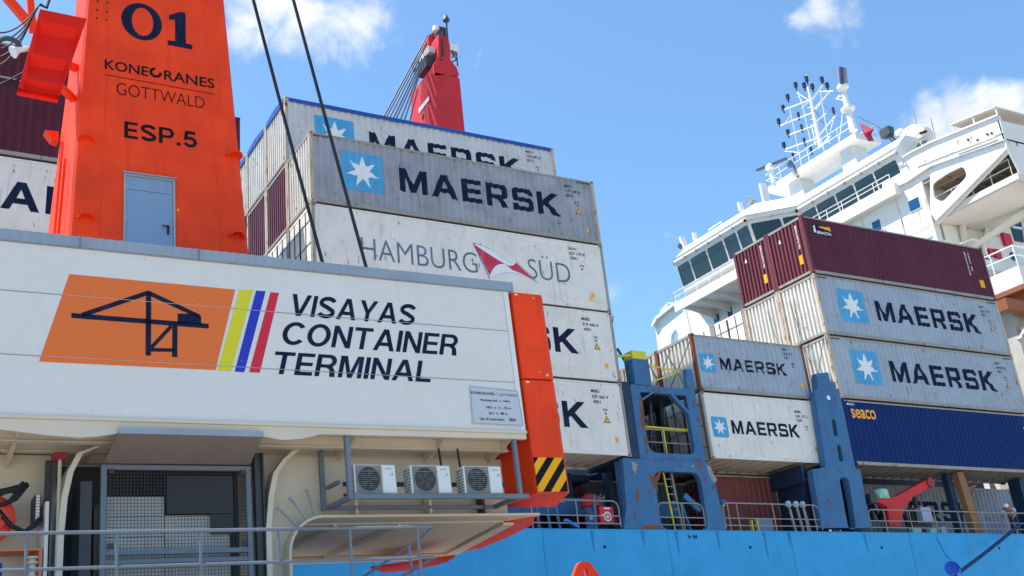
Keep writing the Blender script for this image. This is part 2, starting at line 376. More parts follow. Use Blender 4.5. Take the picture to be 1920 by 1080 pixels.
def grot(c):
    """bold grotesque capitals: (width, loops) on a 1 high grid"""
    t = .19; e = lambda cx, cy, rx, ry, a0, a1, n: [(cx + rx * cos(radians(a0 + (a1 - a0) * i / n)), cy + ry * sin(radians(a0 + (a1 - a0) * i / n))) for i in range(n + 1)]
    if c == 'V': return .92, [[(.35, 0), (.57, 0), (.92, 1), (.71, 1), (.46, .24), (.21, 1), (0, 1)]]
    if c == 'I': return t, [[(0, 0), (t, 0), (t, 1), (0, 1)]]
    if c == 'A': return .94, [[(0, 0), (.20, 0), (.275, .22), (.665, .22), (.74, 0), (.94, 0), (.58, 1), (.36, 1)], [(.335, .385), (.605, .385), (.47, .78)]]
    if c == 'Y': return .88, [[(.345, 0), (.535, 0), (.535, .39), (.88, 1), (.66, 1), (.44, .57), (.22, 1), (0, 1), (.345, .39)]]
    if c == 'N': return .80, [[(0, 0), (.18, 0), (.18, .70), (.60, 0), (.80, 0), (.80, 1), (.62, 1), (.62, .30), (.20, 1), (0, 1)]]
    if c == 'T': return .80, [[(.305, 0), (.495, 0), (.495, .84), (.80, .84), (.80, 1), (0, 1), (0, .84), (.305, .84)]]
    if c == 'E': return .70, [[(0, 0), (.70, 0), (.70, .16), (t, .16), (t, .43), (.65, .43), (.65, .585), (t, .585), (t, .84), (.69, .84), (.69, 1), (0, 1)]]
    if c == 'L': return .66, [[(0, 0), (.66, 0), (.66, .16), (t, .16), (t, 1), (0, 1)]]
    if c == 'M': return .96, [[(0, 0), (.18, 0), (.18, .74), (.39, 0), (.57, 0), (.78, .74), (.78, 0), (.96, 0), (.96, 1), (.69, 1), (.48, .26), (.27, 1), (0, 1)]]
    if c == 'O': return .98, [e(.49, .5, .49, .52, 0, 345, 23), e(.49, .5, .29, .355, 0, 345, 23)]
    if c == 'C': return .92, [e(.49, .5, .49, .52, 38, 322, 22) + e(.49, .5, .29, .355, 318, 42, 20)]
    if c == 'P': return .80, [[(0, 0), (t, 0), (t, .36), (.48, .36)] + e(.48, .68, .32, .32, -90, 90, 10) + [(0, 1)], [(t, .52)] + e(.47, .68, .14, .16, -90, 90, 8) + [(t, .84)]]
    if c == 'R': return .84, [[(0, 0), (t, 0), (t, .40), (.42, .40), (.56, .32), (.60, 0), (.82, 0), (.77, .30), (.66, .46)] + e(.50, .71, .30, .29, -50, 90, 9) + [(0, 1)], [(t, .555)] + e(.48, .70, .13, .145, -90, 90, 7) + [(t, .845)]]
    if c == 'S': return .82, [thick(e(.41, .735, .31, .185, 12, 90, 6)[0:6] + e(.41, .735, .31, .185, 90, 235, 9) + [(.41, .515)] + e(.41, .265, .315, .185, 62, -90, 10) + e(.41, .265, .315, .185, -100, -168, 6), t)]
    if c == '5': return .76, [thick([(.66, .915), (.20, .915), (.15, .52)] + e(.38, .33, .285, .245, 120, -90, 12) + e(.38, .33, .285, .245, -100, -160, 5), .18)]
    if c == '.': return .2, [[(0, 0), (.2, 0), (.2, .2), (0, .2)]]
def grot_word(w, x0, x1, y0, y1, shear=0., gap=.10):
    gl = [grot(c) for c in w]; tot = sum(g[0] for g in gl) + gap * (len(w) - 1); h = y1 - y0; k = (x1 - x0 - shear * h) / tot; x = x0; parts = []
    for wd, lp in gl:
        parts.append(poly2([[(x + px * k + shear * h * py, y0 + py * h) for px, py in l] for l in lp])); x += (wd + gap) * k
    return join2(parts)
def block_word(w, x0, x1, y0, y1, gap=.17):
    gl = [glyph(c) for c in w]; tot = sum(g[0] for g in gl) + gap * (len(w) - 1); k = (x1 - x0) / tot; x = x0; parts = []
    for wd, lp in gl:
        parts.append(poly2([[(x + px * k, y0 + py * (y1 - y0)) for px, py in l] for l in lp])); x += (wd + gap) * k
    return join2(parts)
def rrect(x0, x1, y0, y1, r, n=4):
    return _arc(x1 - r, y0 + r, r, -90, 0, n) + _arc(x1 - r, y1 - r, r, 0, 90, n) + _arc(x0 + r, y1 - r, r, 90, 180, n) + _arc(x0 + r, y0 + r, r, 180, 270, n)
def star(cx, cy, r, ri=.42, sx=1):
    return [(cx + sx * rr * sin(2 * pi * i / 14), cy + rr * cos(2 * pi * i / 14)) for i in range(14) for rr in [r if i % 2 == 0 else r * ri]]
def stroke(p, q, w):
    p, q = Vector(p), Vector(q); d = (q - p).normalized(); n = Vector((-d.y, d.x)) * w / 2
    return ([tuple(p - n), tuple(q - n), tuple(q + n), tuple(p + n)], [(0, 1, 2, 3)])

# ------------------------------------------------------------------ containers
PITCH = .278
def prof(L, e, depth=.036, y0=.018, pitch=PITCH):
    """break points (x, y) of a corrugated wall between x = e and x = L - e"""
    n = max(3, int(round((L - 2 * e) / pitch))); p = (L - 2 * e) / n; out = []
    for i in range(n):
        a = e + i * p
        out += [(a, y0), (a + .26 * p, y0), (a + .5 * p, y0 + depth), (a + .76 * p, y0 + depth)]
    out.append((L - e, y0)); return out
def interp(pr):
    xs = [p[0] for p in pr]
    def f(x):
        if x <= xs[0]: return pr[0][1]
        if x >= xs[-1]: return pr[-1][1]
        import bisect
        i = bisect.bisect_right(xs, x) - 1; a, b = pr[i], pr[i + 1]
        return a[1] + (b[1] - a[1]) * (x - a[0]) / max(1e-9, b[0] - a[0])
    return f
CW = 2.40
def container(loc, L, H, label, group, side=GREY, end=PALE, frame=RUSTY, reefer=False, wd=CW, doors=False, roof=True, tarp=False, under=False, depth=.046, name='shipping_container', castings=True, deco=None):
    x0, y0, z0 = loc; r = thing(name, loc, label, 'container', group)
    # walls
    b = MB(); zb, zt = .15, H - .11
    if reefer:
        b.box(.10, L - .10, .010, wd - .01, zb, zt)
        # panel joints: low swages near the foot and head
        for z in (.34, .42): b.box(.12, L - .12, .004, .012, z, z + .018)
        b.box(.12, L - .12, .003, .012, zt - .17, zt - .155)
        pr = None
    else:
        pr = prof(L, .12, depth)
        vs = [(x, y, z) for x, y in pr for z in (zb, zt)]
        b.add(vs, [(2 * i, 2 * i + 2, 2 * i + 3, 2 * i + 1) for i in range(len(pr) - 1)])
        b.box(.12, L - .12, .065, wd - .02, zb, zt - .001)
        b.box(.12, L - .12, .012, .060, zt - .004, zt + .03)       # top plate of the wall
    b.build('side_wall', side, r)
    # end wall (the one towards -X)
    e = MB(); e.m = 0
    if reefer:
        e.box(.02, .09, .10, wd - .10, .14, H - .10)
        e.m = 1
        for yy in (.10 + .02, .62, 1.16, 1.22, 1.74, wd - .16): e.box(.0, .03, yy, yy + .035, .16, H - .12)
        for zz in (.5, 1.35, 2.2): e.box(.004, .026, .14, wd - .16, zz, zz + .02)
    else:
        w = wd - .24; n = 9; p = w / n; pts = []
        for i in range(n):
            a = .12 + i * p; pts += [(.025, a), (.025, a + .44 * p), (.10, a + .55 * p), (.10, a + .88 * p)]
        pts.append((.025, wd - .12))
        vs = [(x, y, z) for x, y in pts for z in (.14, H - .14)]
        e.add(vs, [(2 * i, 2 * i + 2, 2 * i + 3, 2 * i + 1) for i in range(len(pts) - 1)])
        e.box(.105, .12, .12, wd - .12, .14, H - .14)
    e.build('end_wall', [end, DARK], r)
    # frame
    f = MB(); pw, pd = .13, .15
    for xx in (0, L - pw):
        for yy in (0, wd - pd): f.box(xx, xx + pw, yy, yy + pd, .06, H - .05)
    f.build_each('corner_post', frame, r, bevel=.012)
    f = MB()
    for yy in (.008, wd - .068):
        f.box(pw, L - pw, yy, yy + .06, H - .105, H - .035)
        f.box(pw, L - pw, yy - .002, yy + .055, .03, .165)
    f.box(.012, .11, pd, wd - pd, H - .14, H - .03); f.box(.012, .11, pd, wd - pd, .05, .16)
    f.box(L - .11, L - .012, pd, wd - pd, H - .14, H - .03); f.box(L - .11, L - .012, pd, wd - pd, .05, .16)
    f.build('rail', STEEL if not reefer else side, r)
    f = MB(); f.box(.12, L - .12, .07, wd - .07, H - .075, H - .045) if roof else None
    f.box(.12, L - .12, .06, wd - .06, .12, .149)
    if under:
        k = int(L / .6)
        for i in range(k): f.box(.4 + i * (L - .8) / (k - 1) - .03, .4 + i * (L - .8) / (k - 1) + .03, .06, wd - .06, .035, .12)
    f.build('floor_and_roof', CREAM if reefer else STEEL, r)
    if castings:
        for xx in (-.004, L - .174):
            for yy in (-.006, wd - .156):
                for zz in (0, H - .118):
                    c = MB(); c.box(xx, xx + .178, yy, yy + .162, zz, zz + .118)
                    c.m = 1
                    c.box(xx + .055, xx + .125, yy - .0025, yy + .01, zz + .03, zz + .085)
                    if xx < 0: c.box(xx - .0025, xx + .01, yy + .05, yy + .115, zz + .03, zz + .085)
                    c.build('corner_casting', [frame, DARK], r, bevel=.008)
    if tarp:
        t = MB(); n = 24
        for i in range(n):
            a, bx = i * (L - .3) / n + .15, (i + 1) * (L - .3) / n + .15
            sag = lambda q: .03 * sin(q * 5.1) + .02 * sin(q * 11.7)
            pts = [[(-.012, H - .20 + .5 * sag(q)), (-.014, H - .03), (.35, H + .06 + sag(q)), (wd / 2, H + .10 + sag(q)), (wd - .35, H + .06 + sag(q)), (wd + .014, H - .03), (wd + .012, H - .20)] for q in (a, bx)]
            vs = [(a, *p) for p in pts[0]] + [(bx, *p) for p in pts[1]]
            t.add(vs, [(k, k + 7, k + 8, k + 1) for k in range(6)])
        # the flap hanging over the end
        vs = [(-.016, y, z) for y, z in [(.16, H - .22), (wd - .16, H - .22), (wd - .16, H - .01), (wd * .5, H + .09), (.16, H - .01)]]
        vs2 = [(.16, y, z) for _, y, z in vs]
        t.add(vs + vs2, [(0, 1, 2, 3, 4), (2, 3, 8, 7), (3, 4, 9, 8)])
        t.build('tarpaulin', TARP, r)
    yf = interp(pr) if pr else (lambda x: .010)
    br = [p[0] for p in pr] if pr else None
    conv = lambda s, t, y: (s, y - .005, t)
    conv2 = lambda s, t, y: (s, y - .008, t)
    if deco: deco(r, yf, br, conv, conv2, L, H)
    return r

def star_logo(r, yf, br, conv, conv2, x0, x1, z0, z1, round_=.05):
    cx, cz = (x0 + x1) / 2, (z0 + z1) / 2; rad = min(x1 - x0, z1 - z0) / 2
    o = decal('logo_panel', *poly2([rrect(x0, x1, z0, z1, round_ * (z1 - z0))]), r, STARB, conv, br, yf)
    s = decal('star', *poly2([star(cx, cz, rad * .84)]), o, STARW, conv2, br, yf)
def markings(r, yf, br, conv, x, z, s=1., serial=('MSKU', '119 128 3', '45G1'), tri=True, low=True):
    parts = [text_in(serial[0], x, x + .42 * s, z, z + .14 * s, .02), text_in(serial[1], x + .02, x + .82 * s, z - .24 * s, z - .10 * s, .02), text_in(serial[2], x + .04, x + .42 * s, z - .46 * s, z - .32 * s, .02)]
    parts += [text_in('10', x + .5 * s, x + .70 * s, z - .76 * s, z - .65 * s, .02), text_in('6', x + .54 * s, x + .66 * s, z - .9 * s, z - .8 * s, .02)]
    decal('marking', *join2(parts), r, INK, conv, br, yf)
    if tri:
        a, c = x + .62 * s, z - 1.10 * s
        o = decal('warning_sticker', [(a - .16 * s, c - .15 * s), (a + .16 * s, c - .15 * s), (a, c + .15 * s)], [(0, 1, 2)], r, INKB, conv, br, yf)
        decal('sticker_face', [(a - .12 * s, c - .125 * s), (a + .12 * s, c - .125 * s), (a, c + .10 * s)], [(0, 1, 2)], o, AMBER, lambda p, q, y: (p, y - .008, q), br, yf)
    if low:
        a, c = x + .9 * s, .5
        decal('sticker', [(a, c), (a + .13, c), (a + .13, c + .2), (a, c + .2)], [(0, 1, 2, 3)], r, AMBER, conv, br, yf)
def rust_teeth(r, yf, br, conv, L, H):
    """black and yellow height marks at the top corners of high cubes"""
    for a in (.16, L - .78):
        ps = []
        for i in range(6):
            q = a + i * .1; ps.append(([(q, H - .18), (q + .05, H - .18), (q + .09, H - .115), (q + .04, H - .115)], [(0, 1, 2, 3)]))
        decal('height_mark', *join2(ps), r, INKB, conv, None, lambda x: .006)
def deco_forty(serial, text_=True, logo=True):
    def f(r, yf, br, conv, conv2, L, H):
        if logo: star_logo(r, yf, br, conv, conv2, 1.2, 2.85, .72 / 2.83 * H, 2.28 / 2.83 * H)
        if text_: decal('lettering', *block_word('MAERSK', 3.47, 10.45, .98, 1.95), r, INK, conv, br, yf)
        markings(r, yf, br, conv, 10.75, 2.35, .9, serial); 
        if br: rust_teeth(r, yf, br, conv, L, H)
    return f
def deco_twenty(serial):
    def f(r, yf, br, conv, conv2, L, H):
        d = 0 if H < 2.6 else .10
        star_logo(r, yf, br, conv, conv2, .30, 1.10, .82 + d * .5, 1.60 + d, .12)
        decal('lettering', *block_word('MAERSK', 1.30, 4.9, .98 + d * .7, 1.50 + d), r, INK, conv, br, yf)
        markings(r, yf, br, conv, 4.85, 2.10, .8, serial, tri=False)
    return f

def build_containers():
    SX, SY, SZ, TH = 12.378, 31.667, 21.55, 2.834
    H = TH - .028; L = 12.192; RW = 2.418
    zt = lambda k: SZ - (k + 1) * TH            # base of the k-th tier from the top of the front row
    gL = 'containers stacked left of the lashing bridge'; gA = 'containers behind the orange crane tower'
    gM = 'short containers on the lashing bridge side'; gR = 'containers stacked beside the ship bridge'
    def deco_hs(r, yf, br, conv, conv2, L_, H_):
        for p in (text_in('HAMBURG', 1.80, 6.42, .90, 1.72, -.008), text_in('SÜD', 8.62, 10.5, .98, 1.98, -.008)): decal('lettering', *p, r, TEAL, conv, br, yf)
        out = [(6.30, 2.10)]; n = 10
        q = lambda a, b, c: [((1 - t) ** 2 * a[0] + 2 * t * (1 - t) * b[0] + t * t * c[0], (1 - t) ** 2 * a[1] + 2 * t * (1 - t) * b[1] + t * t * c[1]) for t in [i / n for i in range(n + 1)]]
        top = q((6.30, 2.12), (6.95, 2.10), (7.45, 1.72)) + q((7.55, 1.66), (7.9, 1.42), (8.12, 1.62))
        right = [(8.12, 1.62), (9.02, .80)]; bot = q((9.02, .80), (8.3, 1.16), (7.7, 1.08)) + q((7.6, 1.06), (7.2, .98), (6.88, .72))
        lo = top + right[1:] + bot[1:]
        w = decal('flag_emblem', *poly2([lo]), r, TEAL, conv, br, yf)
        sh = lambda pts, k, c=(7.6, 1.35): [(c[0] + (x - c[0]) * k, c[1] + (y - c[1]) * k) for x, y in pts]
        decal('flag_white_field', *poly2([sh(lo, .955)]), w, STARW, conv2, br, yf)
        c3 = lambda s, t, y: (s, y - .011, t)
        r1 = [(6.36, 2.06)] + q((6.40, 2.04), (6.95, 1.72), (7.62, 1.42))[1:] + q((7.62, 1.42), (7.15, 1.45), (6.90, .86))[1:]
        r2 = [(7.62, 1.42)] + q((7.66, 1.40), (7.95, 1.32), (8.10, 1.56))[1:] + [(8.92, .84)] + q((8.92, .84), (8.45, 1.10), (7.9, 1.22))[1:]
        decal('flag_red_field', *join2([poly2([r1]), poly2([r2])]), w, REDP, c3, br, yf)
        markings(r, yf, br, conv, 10.55, 2.42, .9, ('SUDU', '627 179 8', '45R1'), tri=False)
        a, c = 11.3, .35
        decal('warning_sticker', [(a - .13, c), (a + .13, c), (a, c + .24)], [(0, 1, 2)], r, AMBER, conv, br, yf)
    # ---- front row of the big stack
    container((SX, SY, zt(0)), L, H, 'grey corrugated container with blue star logo, crossed by the two black ropes', gL, GREY, PALE, RUSTY, deco=deco_forty(('MRKU', '119 128 3', '45G1')))
    container((SX, SY, zt(1)), L, H, 'smooth white container with thin grey lettering and a red flag emblem', gL, REEF, REEF, STEEL, reefer=True, deco=deco_hs)
    container((SX, SY, zt(2)), L, H, 'white refrigerated container half hidden by the crane counterweight, second from the bottom of its stack', gL, REEF, REEF, STEEL, reefer=True, deco=deco_forty(('MNBU', '319 446 0', '45R1')))
    container((SX, SY, zt(3)), L, H, 'white refrigerated container at the bottom of the stack, just above the hazard stripes', gL, REEF, REEF, STEEL, reefer=True, under=True, deco=deco_forty(('MNBU', '077 065 9', '45R1')))
    # ---- rows behind
    container((SX, SY + RW, zt(-1)), L, H, 'light grey open-top container under a blue tarpaulin, its long side showing above the grey one', gL, LGREY, PALE, RUSTY, tarp=True, roof=False, deco=deco_forty(('MSKU', '718 695 0', '45U1')))
    container((SX, SY + 2 * RW, zt(-1)), L, H, 'pale tarpaulin-covered container showing only its ribbed end, middle of the top row', gL, LGREY, PALE, RUSTY, tarp=True, roof=False)
    container((SX, SY + 3 * RW, zt(-1)), L, H, 'pale tarpaulin-covered container mostly hidden at the right edge of the crane tower', gL, LGREY, PALE, RUSTY, tarp=True, roof=False)
    container((SX, SY + RW, zt(0)), L, H, 'maroon container showing its ribbed end right behind the grey container end', gL, MAROON, MAROON, RUSTY)
    container((SX, SY + 2 * RW, zt(0)), L, H, 'maroon container end next to the crane tower, below the pale covered ones', gL, MAROON, MAROON, RUSTY)
    container((SX, SY + RW, zt(1)), L, H, 'white container end peeping over the house roof below the maroon ends', gL, REEF, REEF, STEEL, reefer=True)
    # ---- bay behind the crane tower
    AX = SX - 2.518 - L
    def deco_a(r, yf, br, conv, conv2, L_, H_):
        decal('lettering', *block_word('MAERSK', 3.47, 10.45, 1.03, 1.98), r, INK, conv, br, yf); markings(r, yf, br, conv, 10.75, 2.35, .9)
    container((AX, SY, zt(0)), L, H, 'dark maroon container left of the crane tower, above the white lettered one', gA, DMAROON, DMAROON, DMAROON)
    container((AX, SY, zt(1)), L, H, 'white container with big dark letters left of the crane tower', gA, REEF, REEF, STEEL, reefer=True, deco=deco_a)
    container((AX, SY, zt(2)), L, H, 'plain white container beneath the big-lettered one behind the crane house', gA, REEF, REEF, STEEL, reefer=True)
    container((AX, SY, zt(3)), L, H, 'maroon container at the foot of the stack behind the crane house', gA, DMAROON, DMAROON, DMAROON)
    container((AX, SY + RW, zt(0)), L, H, 'dark maroon container in the second row behind the crane tower', gA, DMAROON, DMAROON, DMAROON)
    container((AX, SY + RW, zt(-1)), L, H, 'dark maroon container highest at far left, behind the orange lamp box', gA, DMAROON, DMAROON, DMAROON)
    # ---- twenty-foot stack
    MX, MY, MZ = 28.63, 32.01, 10.383; L2 = 6.058
    container((MX, MY, MZ + 2.728), L2, 2.41, 'short blue-grey container with rusty red corner post and star logo', gM, GREYB, PALE, RUSTRED, deco=deco_twenty(('MSKU', '223 631 1', '22G1')))
    container((MX, MY, MZ), L2, 2.70, 'short white refrigerated container with star logo above the maroon opening', gM, REEF, REEF, STEEL, reefer=True, under=True, deco=deco_twenty(('MWMU', '639 127 5', '22R1')))
    for k, (lb, s, e, fr) in enumerate([('pale ribbed container end behind the yellow-topped blue post', PALE, PALE, RUSTY), ('pale container end in the gap right of the white stack', LGREY, PALE, STEEL), ('white container end farthest back in the gap by the lashing bridge', REEF, REEF, STEEL)]):
        for t in (0, 1):
            container((MX, MY + RW * (k + 1), MZ + 2.728 * t), L2, 2.70 if t == 0 else 2.41, lb + (' (upper one)' if t else ' (lower one, in shadow)'), gM, s, e, fr, castings=(t == 1), reefer=(k == 2))
    # ---- stack beside the bridge
    RX, RY, RZ, RH, RR = 35.909, 31.663, 10.315, 2.869, 2.30; H = RH - .028
    def deco_beacon(r, yf, br, conv, conv2, L_, H_):
        o = decal('logo_panel', *poly2([[(.60, 1.98), (1.76, 1.98), (1.76, 2.48), (.60, 2.48)]]), r, INK, conv, br, yf)
        decal('logo_beam', [(.98, 2.38), (1.74, 2.25), (1.74, 2.46), (1.06, 2.42)], [(0, 1, 2, 3)], o, AMBER, conv2, br, yf)
        decal('lettering', *join2([text_in('BEACON', .86, 1.72, 2.03, 2.18, .03), ([(.64, 2.06), (.80, 2.06), (.78, 2.34), (.80, 2.36), (.72, 2.44), (.64, 2.36), (.67, 2.33)], [tuple(range(7))])]), o, STARW, conv2, br, yf)
        p = []
        for x_ in (10.75, 11.05): p.append(text_in('BEAU 473 192 1', 0, 1, 0, 1, .02))
        vs, fs = text2d('BEAU473192', .02)
        col = join2([([(10.72 + v * .13, 2.44 - u * 1.25) for u, v in vs], fs), ([(10.98 + v * .12, 2.44 - u * 1.0) for u, v in text2d('45G1 42', .02)[0]], text2d('45G1 42', .02)[1])])
        decal('marking', *col, r, STARW, conv, br, yf)
        decal('sticker', [(11.35, .62), (11.68, .62), (11.68, 1.02), (11.35, 1.02)], [(0, 1, 2, 3)], r, AMBER, conv, br, yf)
    def end_marks(r, wd):
        cv = lambda s, t, y: (.022, s, t)
        vs, fs = text2d('BEAU473192', .02)
        decal('end_marking', [(.52 - v * .10, 2.5 - u * 1.15) for u, v in vs], fs, r, STARW, cv)
        decal('sticker', [(.42, .62), (.62, .62), (.62, 1.05), (.42, 1.05)], [(0, 1, 2, 3)], r, AMBER, cv)
        decal('warning_sticker', [(1.46, 2.06), (1.62, 2.06), (1.54, 2.28)], [(0, 1, 2)], r, STARW, cv)
    c = container((RX, RY, RZ + 3 * RH), L, H, 'maroon container with a small blue and yellow logo, topmost beside the white ship bridge', gR, DMAROON, MAROON, MAROON, deco=deco_beacon, wd=2.28, depth=.022); end_marks(c, 2.28)
    c = container((RX, RY + RR, RZ + 3 * RH), L, H, 'maroon container showing its red ribbed end, left neighbour of the topmost one by the bridge', gR, DMAROON, MAROON, MAROON, wd=2.28); end_marks(c, 2.28)
    container((RX, RY, RZ + 2 * RH), L, H, 'blue-grey container with faded star logo and dark letters directly under the maroon one', gR, GREYB, PALE, RUSTY, deco=deco_forty(('MSKU', '926 115 7', '45G1')), wd=2.28)
    container((RX, RY, RZ + RH), L, H, 'blue-grey container with a bright blue star square, directly above the navy one', gR, GREYB, PALE, RUSTY, deco=deco_forty(('MRKU', '544 307 2', '45G1')), wd=2.28)
    def deco_seaco(r, yf, br, conv, conv2, L_, H_):
        decal('lettering', *text_in('seaco', .46, 1.90, 2.03, 2.44, .016), r, AMBER, conv, br, yf)
        decal('marking', *text_in('45G1', .30, .72, 2.58, 2.68, .02), r, STARW, conv, br, yf)
        decal('door_stripe', *join2([stroke((11.55, 2.2), (11.60, 1.3), .05), stroke((11.72, 2.1), (11.75, 1.4), .04)]), r, STARW, conv, br, yf)
    container((RX, RY, RZ), L, H, 'dark navy blue container with small yellow lettering, lowest of the stack by the bridge', gR, NAVY, NAVY, NAVY, deco=deco_seaco, wd=2.28, under=True, depth=.018)
    container((RX, RY + RR, RZ + 2 * RH), L, H, 'pale ribbed container end under the red end of the second row', gR, LGREY, PALE, RUSTY, wd=2.28)
    container((RX, RY + RR, RZ + RH), L, H, 'pale container end criss-crossed by lashing rods above the blue stepped post', gR, LGREY, PALE, RUSTY, wd=2.28)
    container((RX, RY + 2 * RR, RZ + 2 * RH), L, H, 'white refrigerated container end with dark panel lines beside the pale ribbed ones', gR, REEF, REEF, STEEL, reefer=True, wd=2.28)
    container((RX, RY + 3 * RR, RZ + 2 * RH), L, H, 'white refrigerated container end partly hidden by the short blue-grey container', gR, REEF, REEF, STEEL, reefer=True, wd=2.28)
    # ---- containers low down, in the shade of the deck
    gD = 'containers standing low on the shaded deck'
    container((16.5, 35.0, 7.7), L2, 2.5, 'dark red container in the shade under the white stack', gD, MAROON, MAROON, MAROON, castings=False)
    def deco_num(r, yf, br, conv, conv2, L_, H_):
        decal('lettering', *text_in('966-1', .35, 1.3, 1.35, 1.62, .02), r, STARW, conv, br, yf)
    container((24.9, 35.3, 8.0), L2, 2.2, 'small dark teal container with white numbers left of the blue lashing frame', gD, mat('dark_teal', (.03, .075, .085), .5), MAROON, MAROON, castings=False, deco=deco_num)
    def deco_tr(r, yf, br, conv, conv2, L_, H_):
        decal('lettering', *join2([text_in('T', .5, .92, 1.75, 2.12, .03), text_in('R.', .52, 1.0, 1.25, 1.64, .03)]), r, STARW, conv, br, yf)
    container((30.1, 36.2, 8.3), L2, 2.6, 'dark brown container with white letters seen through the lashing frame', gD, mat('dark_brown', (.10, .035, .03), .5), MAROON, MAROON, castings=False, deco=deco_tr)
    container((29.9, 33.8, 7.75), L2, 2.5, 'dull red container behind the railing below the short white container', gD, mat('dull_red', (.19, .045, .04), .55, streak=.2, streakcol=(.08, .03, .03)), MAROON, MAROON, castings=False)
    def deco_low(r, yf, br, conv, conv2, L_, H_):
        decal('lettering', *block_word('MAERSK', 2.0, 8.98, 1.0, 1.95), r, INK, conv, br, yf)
    container((38.2, 35.2, 7.75), L, 2.70, 'white lettered container coloured grey for shade, behind the red davit', gD, GREY, PALE, STEEL, deco=deco_low)  # white box given a grey side so it looks shaded
build_containers()

# ------------------------------------------------------------------ the ground, the water
b = MB(); b.box(-400, 400, -300, 27.0, -6, 0); tag(b.build('quay', CONC), kind='structure')
b = MB(); b.add([(-3000, 27, -2.6), (3000, 27, -2.6), (3000, 4000, -2.6), (-3000, 4000, -2.6)], [(0, 1, 2, 3)]); tag(b.build('water', SEA), kind='structure')

# ------------------------------------------------------------------ the harbour crane
CO = Vector((0, 17, 0)); CTH, CPS = .0276, radians(1.0)
crane = thing('mobile_harbour_crane', CO, 'orange and white harbour crane with a white machine house and a tapering orange tower', 'crane', rot=(0, -CTH, CPS))
CR = Matrix.Rotation(CPS, 3, 'Z') @ Matrix.Rotation(-CTH, 3, 'Y')
def cl(px, py, v):
    """crane-local (u, w) of a photo pixel on the crane plane at depth v"""
    n = CR @ Vector((0, 1, 0)); P0 = CO + n * v; d = ray(px, py)
    p = CAM + d * ((P0 - CAM).dot(n) / d.dot(n)); q = CR.transposed() @ (p - CO)
    return (q.x, q.z)
def cls(v, pts): return [cl(x, y, v) for x, y in pts]
EX, EZ = (1, 0, 0), (0, 0, 1)
UL, UR = -6.0, 11.09
# machine house
b = MB(); b.box(UL, UR - .03, .09, 5.2, 6.395, 9.40); house = b.build('machine_house', HOUSE, crane)
for w0, w1 in ((6.395, 7.346), (7.356, 8.396), (8.406, 9.236)):
    b = MB(); b.box(UL, UR - .10, 0, .088, w0, w1); b.build('cladding_panel', HOUSE, house, bevel=.006)
b = MB(); b.box(UR - .095, UR + .012, -.012, .5, 6.36, 9.236); b.build('corner_strip', WHITE, house, bevel=.006)
# ribbed roof edge
b = MB(); n = 210; du = (11.2 - UL) / n
vs = []
for i in range(n + 1):
    u = UL + i * du; v = -.055 + (.014 if i % 2 else -.006)
    vs += [(u, v, 9.240 + (.012 if i % 2 else 0)), (u, v, 9.433)]
b.add(vs, [(2 * i, 2 * i + 2, 2 * i + 3, 2 * i + 1) for i in range(n)])
b.box(UL, 11.2, -.035, 5.3, 9.405, 9.430); b.box(UL, 11.2, -.04, .08, 9.237, 9.404); b.box(11.17, 11.205, -.07, 5.3, 9.24, 9.434)
rt = b.build('roof_edge', TRIM, house)
b = MB()
for px in (148, 371): 
    u = cl(px, 480, 0)[0]; b.box(u - .012, u + .012, -.075, -.05, 9.24, 9.436)
b.build('roof_joint', FRAME, house)
# sill under the panels and deep beam with curved soffit line
b = MB(); b.box(UL, UR + .01, -.055, .12, 6.335, 6.392); b.build('sill_strip', CREAM, house, bevel=.006)
b = MB()
pts = [(UL, 6.333), (UL, 6.05)] + [(1.757, 6.16)] + [(2.4, 6.09), (2.9, 6.06), (3.2, 6.09), (3.5, 6.15), (5.9, 6.15), (6.2, 6.10), (6.55, 6.13), (6.9, 6.22), (UR, 6.235), (UR, 6.333)]
b.plate([pts], (0, -.02, 0), EX, EZ, .10); b.build('edge_beam', CREAM, house)
# floor of the house, joists and ribs seen from below
b = MB(); b.box(UL, UR - .02, .1, 5.2, 6.34, 6.394); b.build('floor_plate', CREAM, house)
for v in (.62, 1.25, 2.0, 3.0):
    b = MB(); b.box(UL, UR - .05, v, v + .05, 6.16, 6.34); b.box(UL, UR - .05, v - .05, v + .10, 6.135, 6.16); b.build('floor_joist', CREAM, house)
for u in (-1.5, .6, 2.1, 7.75, 9.55, 10.95):
    b = MB(); b.plate([[(.10, 6.336), (2.3, 6.336), (2.3, 5.75), (1.6, 5.92), (.55, 6.20)]], (u, 0, 0), (0, 1, 0), EZ, .05); b.build('floor_rib', CREAM, house)
b = MB()
for w in (6.52, 7.24, 7.46, 8.30, 8.50, 9.16):
    for k in range(14): b.lathe([(.011, 0), (.009, .005)], (-.2 + k * .82, .0005, w), (0, -1, 0), 6)
b.build('cladding_screws', mat('screw_grey', (.5, .5, .5), .5, streak=0), house)
